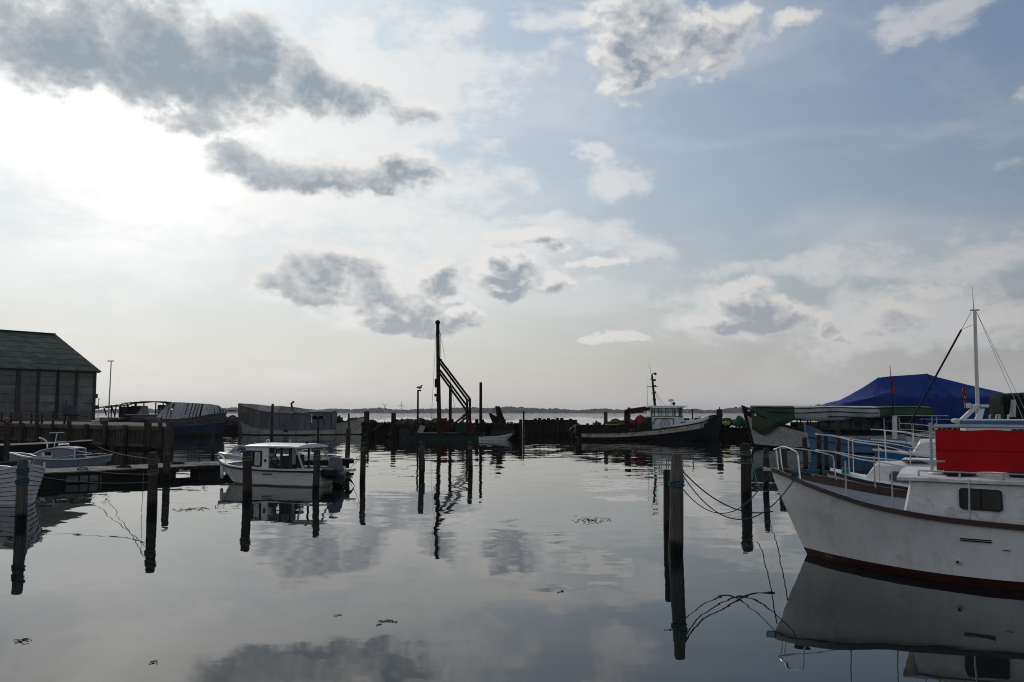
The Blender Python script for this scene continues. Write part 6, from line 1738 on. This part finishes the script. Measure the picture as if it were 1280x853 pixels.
for y in (-.4, .35):
    g = G(); g.box((xB - .25, y, .62), (.40, .42, .12)); g.box((xB - .46, y, .84), (.10, .42, .42)); g.tube([(xB - .25, y, .3), (xB - .25, y, .6)], .05, 8); g.build('seat', MT['rubber'], mb, bevel=.03)
g = G(); g.box((xB + .35, nm * .3, .62), (.35, .9, .5)); g.build('console', MT['emblem'], mb, bevel=.03)
g = G(); c0 = Vector((xB + .10, nm * .35, .86)); g.tube([c0 + Vector((.03 * math.sin(a), math.cos(a) * .17, math.sin(a) * .17)) for a in [k * math.pi / 9 for k in range(19)]], .018, 6, cap=False); g.tube([c0 - Vector((0, .16, 0)), c0 + Vector((0, .16, 0))], .012, 5); g.build('steering_wheel', MT['black'], mb)
g = G()     # small bow rail
for side in (1, -1): g.tube(smooth_path([sh(h17, .95, side, 0), sh(h17, .8, side, .16), sh(h17, .4, side, .26), Vector((.02, side * .10, 1.02)), Vector((.05, side * .02, .86))], 4), .014, 6)
g.build('bow_rail', MT['steel'], mb, smooth=True)
g = G(); P_ = sh(h17, .75, nm, 0, -.06); g.tube([P_ + Vector((0, 0, -.05)), P_ + Vector((0, 0, -.12)), P_ + Vector((0, 0, -.46)), P_ + Vector((0, 0, -.52))], [.03, .06, .06, .02], 9)
o = g.build('fender', MT['white'], smooth=True); o.matrix_world = mb.matrix_basis; tag(o, 'white fender hanging at the bow of the cabin motorboat', 'fender')
lt = G(); p_ = side = None
for k, dx in enumerate((-2.95, -3.02, -3.09, -3.17, -3.24, -3.31)): lt.box((dx, nm * (h17.half(.6, .45) + .02), .42), (.045, .01, .05 if k % 2 else .04))
lt.build('hull_lettering', MT['black'], mb)
# outboard motor under a grey hood, tilted
ob = empty('outboard', (-5.25, nm * .1, 0)); ob.parent = mb
g = G(); g.loft([(.12, -.22, .62), (-.42, -.20, .52), (-.42, .20, .52), (.12, .22, .62)], [(.02, -.15, 1.08), (-.30, -.14, 1.02), (-.30, .14, 1.02), (.02, .15, 1.08)]); MT['hood'] = mat('grey_motor_hood', (.13, .14, .16), .7, var=.3, bump=.02, bscale=6); g.build('motor_hood', MT['hood'], ob, bevel=.07)
g = G(); g.loft([(.10, -.2, .60), (-.50, -.19, .50), (-.50, .19, .50), (.10, .2, .60)], [(.0, -.12, .2), (-.48, -.12, .15), (-.48, .12, .15), (.0, .12, .2)]); g.build('motor_cowl', MT['hood'], ob, bevel=.05)
g = G(); g.loft([(-.05, -.09, .25), (-.42, -.08, .2), (-.42, .08, .2), (-.05, .09, .25)], [(-.15, -.05, -.35), (-.45, -.05, -.38), (-.45, .05, -.38), (-.15, .05, -.35)]); g.box((-.3, 0, .1), (.5, .3, .03)); g.build('motor_leg', MT['black'], ob, bevel=.02)
g = G(); g.box((.12, 0, .45), (.2, .34, .42)); g.build('clamp_bracket', MT['black'], ob, bevel=.02)
g = G(); g.box((-.18, nm * .42, .50), (.6, .25, .28)); g.build('spare_motor', MT['black'], ob, bevel=.06)
rn = random.Random(3)
for k in range(5):
    g = G(); g.tube([(rn.uniform(-.1, .1), rn.uniform(-.3, .3), .55), (rn.uniform(-.4, -.1), rn.uniform(-.3, .3), .25), (rn.uniform(-.7, -.2), rn.uniform(-.3, .3), .05), (rn.uniform(-.5, .0), rn.uniform(-.3, .3), -.1)], .025, 5); g.build('cable', MT['black'], ob)
g = G(); rows = []
for k in range(9): rows.append([(lp(.1, -.75, k / 8), .36 * q + nm * .05, lp(.62, .30, k / 8) + .05 * math.sin(k * 1.7 + q * 3) - .24 * abs(q) ** 2) for q in (-1, -.6, -.2, .2, .6, 1)])
g.grid(rows, flip=True); o = g.build('engine_sheet', MT['rubber'], ob, smooth=True); so = o.modifiers.new('thickness', 'SOLIDIFY'); so.thickness = .015
g = G(); g.box((-.42, nm * -.5, .66), (.34, .34, .10)); g.build('bathing_platform', MT['white'], mb).location = (-5.15, 0, -.12)

# ================================================================== 18  small boat with blue hood behind the jetty
sb, nsb = boat_root('small_sloop', 273, 41, (.99, -.1), 'small pale boat with a folded blue hood behind the cabin motorboat', 'boat')
h18 = Hull(4.3, 1.8, [(0, .75), (.2, .68), (1, .62)], rake=.6, stern=.8)
h18.shell(0, 1, m=4, absz=(-.2, None)).build('hull', MT['grp'], sb, smooth=True); h18.strip(0, .05, .05, .01).build('rubbing_strip', MT['white'], sb); h18.deck(.0).build('deck', MT['grp'], sb, smooth=True)
g = G(); g.slab([(-.75, -.6, .75), (-.75, .6, .75), (-1.05, .5, 1.08), (-1.05, -.5, 1.08)], .02); g.build('windscreen', MT['glass'], sb)
g = G(); g.beam((-1.05, -.5, 1.08), (-1.05, .5, 1.08), .04, .04); g.beam((-.75, -.6, .75), (-1.05, -.5, 1.08), .04, .04); g.beam((-.75, .6, .75), (-1.05, .5, 1.08), .04, .04); g.build('windscreen_frame', MT['white'], sb)
MT['bluehood'] = mat('blue_canvas_hood', (.03, .10, .24), .8, var=.3)
g = G(); rows = []
for k in range(9): rows.append([(-1.15 - k * .11, q * .62, 1.02 + .10 * math.sin(k * .9) * (1 - q * q * .5) + .03 * k / 8 - .1 * abs(q)) for q in (-1, -.5, 0, .5, 1)])
g.grid(rows, flip=True); o = g.build('folded_hood', MT['bluehood'], sb, smooth=True); so = o.modifiers.new('thickness', 'SOLIDIFY'); so.thickness = .06
g = G(); g.tube([(-4.0, -.6, .6), (-4.2, -.6, .9), (-4.2, .6, .9), (-4.0, .6, .6)], .016, 5); g.build('stern_rail', MT['steel'], sb)

# ================================================================== 19  half decked boat left of it
hd, nh = boat_root('half_decked_boat', 142, 41.5, (-1, -.10), 'half decked pale boat with an arched blue grey cuddy left behind the jetty', 'boat')
nh = -1 if (Matrix.Rotation(-hd.rotation_euler[2], 3, 'Z') @ Vector((0, -1, 0))).y < 0 else 1
h19 = Hull(4.6, 1.9, [(0, .64), (.2, .50), (.5, .48), (.8, .60), (1, .74)], rake=.4, entry=.45, dbl=True, ps=2.0, pw=1.7)
MT['palegrey'] = mat('pale_blue_grey_paint', (.22, .25, .28), .6, var=.2)
h19.shell(0, 1, m=5, absz=(-.2, None)).build('hull', MT['palegrey'], hd, smooth=True); h19.strip(0.01, .10, .06, .0).build('gunwale', MT['grp'], hd, weld=True); h19.inner(.3, .06).build('inside', MT['palegrey'], hd, smooth=True); h19.deck(.3, inset=.07).build('floor', MT['palegrey'], hd)
hpx = lambda px: (Matrix.Rotation(-hd.rotation_euler[2], 3, 'Z') @ (at(px, 560, 41.5) - Vector(hd.location))).x
# arched cuddy: profile in x/z extruded across
zc_ = lambda py: H - (py - 516.2) * 41.0 / F
prof = [(53, 577), (52, 568), (60, 563.5), (70, 560.6), (80, 559.3), (92, 559.6), (102, 561.5), (102.5, 578)]
for side in (1, -1):
    g = G(); g.slab([(hpx(a), side * .62, zc_(b)) for a, b in prof][::1], .03); g.build('cuddy_side', MT['palegrey'], hd)
    g = G(); P = [(hpx(a), side * .66, zc_(b)) for a, b in prof[1:7]]; g.tube(smooth_path(P, 3) + [(hpx(102.5), side * .66, zc_(577))], .028, 6); g.build('cuddy_trim', MT['grp'], hd, smooth=True)
g = G(); top_ = smooth_path([(hpx(a), 0, zc_(b)) for a, b in prof[1:7]], 3); g.grid([[(p.x, -.64, p.z), (p.x, 0, p.z + .04), (p.x, .64, p.z)] for p in top_], flip=False); o = g.build('cuddy_roof', MT['palegrey'], hd, smooth=True); so = o.modifiers.new('thickness', 'SOLIDIFY'); so.thickness = .02
g = G(); sy = nh * .66
g.box(((hpx(63) + hpx(76)) / 2, sy, zc_(570)), (abs(hpx(63) - hpx(76)), .02, .36)); g.build('cuddy_door', MT['grp'], hd)
g = G(); P = rrect((hpx(67) + hpx(75)) / 2, zc_(566.5), .28, .16, .05, 3); g.loft([(q[0], sy + nh * .012, q[1]) for q in P], [(q[0], sy + nh * .03, q[1]) for q in P]); g.build('window', MT['glassd'], hd, weld=True)
G().tube(smooth_path([(hpx(50), nh * .9, zc_(566)), (hpx(62), nh * 1.0, zc_(569.5)), (hpx(85), nh * 1.0, zc_(571)), (hpx(104), nh * .95, zc_(568.5)), (hpx(137), nh * .3, zc_(567))], 4), .022, 6).build('side_rail', MT['steel'], hd, smooth=True)
G().tube([(hpx(102), nh * .5, zc_(563)), (hpx(118), nh * .2, zc_(567))], .02, 5).build('boat_hook', MT['grp'], hd)
g = G(); g.tube([(hpx(70.5), 0, zc_(559)), (hpx(73.5), 0, zc_(541))], .022, 5); g.tube([(hpx(64), 0, zc_(541.5)), (hpx(82), 0, zc_(541))], .018, 5); g.build('short_mast', MT['grp'], hd)
g = G(); g.tube(smooth_path([(hpx(62.5), 0, zc_(560)), (hpx(61.5), 0, zc_(553)), (hpx(57), 0, zc_(549)), (hpx(52), 0, zc_(547.5))], 3), .035, 6); g.build('bent_pipe', MT['grp'], hd, smooth=True)
g = G(); g.tube([(hpx(76), 0, zc_(559)), (hpx(76), 0, zc_(556)), (hpx(88), 0, zc_(555.7)), (hpx(88), 0, zc_(559))], .03, 5); g.build('roof_rail', MT['grp'], hd)
G().tube([(hpx(52), 0, zc_(568)), (hpx(52), 0, zc_(556))], .02, 5).build('stern_staff', MT['darkwood'], hd)

# ================================================================== 20  long low boat behind it
ll, nl = boat_root('long_low_boat', 116, 50, (-1, -.06), 'long low dark boat with a pale gunwale below the quay wall', 'boat')
h20 = Hull(9.5, 2.3, [(0, 1.02), (.2, .90), (.6, .76), (1, .74)], rake=.6, stern=.8)
h20.shell(0, 1, m=4, absz=(-.2, None)).build('hull', MT['black'], ll, smooth=True); h20.strip(0.02, .12, .06, .02).build('gunwale', MT['grp'], ll); h20.deck(.25).build('deck', MT['darkwood'], ll); h20.inner(.25).build('inside', MT['darkwood'], ll)
for s_ in (3, 5, 7): G().box((-s_, 0, .66), (.3, 1.9, .05)).build('thwart', MT['wood'], ll)
# small dark boat at the far left behind the clinker bow
dl, nd = boat_root('dark_dinghy', 36, 36, (-1, .1), 'small dark dinghy behind the white clinker bow at the left edge', 'dinghy')
h21 = Hull(3.6, 1.5, [(0, .66), (.3, .55), (1, .52)], rake=.4, stern=.8)
h21.shell(0, 1, m=4, absz=(-.15, None)).build('hull', MT['bluehull'], dl, smooth=True); h21.strip(0, .06, .05, .01).build('gunwale', MT['wood'], dl); h21.inner(.25).build('inside', MT['darkwood'], dl); h21.deck(.25).build('floor', MT['darkwood'], dl)

# ================================================================== 21  white clinker boat, bow towards us at the lower left
ck, nc = boat_root('clinker_boat', 37.5, 24.7, (-.78, .63), 'white clinker built boat with dark plank seams at the left edge', 'rowing boat')
ck.location.z = .0
MT['clinker'] = mat('white_clinker_paint', (.60, .61, .60), .5, var=.15, spot=(.34, .35, .34), spot_amt=.25)
h22 = Hull(4.6, 2.05, [(0, 1.12), (.12, 1.0), (.3, .91), (.6, .86), (1, .98)], rake=.22, entry=.44, ps=2.9, pw=1.7, flare=1.15, dbl=True, draft=.3)
ns22 = 9
for side in (1, -1):
    for j in range(ns22):
        g = G(); rows = []
        f0, f1 = -.08 + 1.08 * j / ns22, -.08 + 1.08 * (j + 1) / ns22 + .012
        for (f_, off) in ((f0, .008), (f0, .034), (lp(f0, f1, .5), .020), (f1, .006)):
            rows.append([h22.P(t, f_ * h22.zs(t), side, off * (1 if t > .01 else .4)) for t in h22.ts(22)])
        g.cur = 1; g.grid(rows[:2], flip=side > 0); g.cur = 0; g.grid(rows[1:], flip=side > 0)  # black lower edge face stands in for the lap's shade
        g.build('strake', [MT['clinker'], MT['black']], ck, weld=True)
for side in (1, -1):     # black lines painting in the shade under each lap
    for j in range(1, ns22):
        f0 = -.08 + 1.08 * j / ns22
        G().tube([h22.P(t, f0 * h22.zs(t) - .006, side, .020) for t in h22.ts(22)], .008, 4).build('seam', MT['black'], ck)
h22.strip(.01, .07, .06, .03).build('gunwale', MT['grp'], ck, weld=True); h22.inner(.5, .06).build('inside', MT['deckwood'], ck, smooth=True); h22.deck(.5, inset=.1).build('floor', MT['deckwood'], ck)
g = G(); g.loft([(-.34, -.035, -.2), (-.34, .035, -.2), (-.20, .035, -.2), (-.20, -.035, -.2)], [(-.05, -.035, 1.26), (-.05, .035, 1.26), (.07, .035, 1.26), (.07, -.035, 1.26)]); g.build('stem_post', MT['clinker'], ck, bevel=.01)
G().tube([h22.P(.16, .96, 1, 0), h22.P(.16, .96, 1, 0) + Vector((0, 0, .20))], .025, 6).build('thole_pin', MT['grp'], ck)
g = G(); P_ = h22.P(.10, .95, 1 if nc < 0 else -1, .04); 
for s_ in (1.2, 2.3, 3.3): G().box((-s_, 0, .66), (.25, 1.5, .04)).build('thwart', MT['deckwood'], ck)

# ================================================================== ropes
q25 = PILEPOS[25.5]; q189 = PILEPOS[189.5]; q433 = PILEPOS[433.5]; q453 = PILEPOS[453]
rope('mooring_rope', W(-40, 700, 1.5) * 0 + Vector((q25[0] - 3.2, q25[1] + 6.5, 1.25)), (q25[0], q25[1], q25[2] - .3), .12, .013, 'rope', 'blue rope from the left edge to the pile before the clinker bow')
rope('mooring_rope', (-13.25, 25.0, .80), (q189[0], q189[1], .80), .09, .010, 'ropegrey', 'long rope from the clinker boat to the thick left pile')
p_ = J0 + jd * jpos(112); rope('mooring_rope', (p_.x, p_.y, JZ + .06), (q189[0], q189[1], 1.0), .05, .009, 'ropegrey', 'grey rope from the jetty coil to the thick left pile')
p_ = at(122, 558, 45); rope('mooring_rope', p_, (q189[0], q189[1], q189[2] - .18), .10, .011, 'ropegrey', 'taut grey rope from the half decked boat up to the thick left pile')
rope('hanging_line', (q189[0] - .22, q189[1] - .05, 1.05), (q189[0] - .24, q189[1] - .05, .02), 0, .006, 'ropegrey', 'thin line hanging straight down beside the thick left pile')
rope('mooring_rope', (q453[0], q453[1], q453[2] - .35), (q433[0], q433[1], .55), .25, .011, 'ropegrey', 'slack rope between the pile right of the outboard and the slender dark pile')
rope('mooring_rope', (q453[0] - .05, q453[1], q453[2] - .5), Vector((q453[0] - 1.0, q453[1] - .5, .0)), .05, .009, 'ropegrey', 'thin line running down into the water right of the outboard')
f_ = PILEPOS[527]; rope('hanging_line', (f_[0] + .12, f_[1] - .1, .75), (f_[0] + .13, f_[1] - .1, .2), -.02, .02, 'ropedark', 'short rope end hanging on the left lone pile')
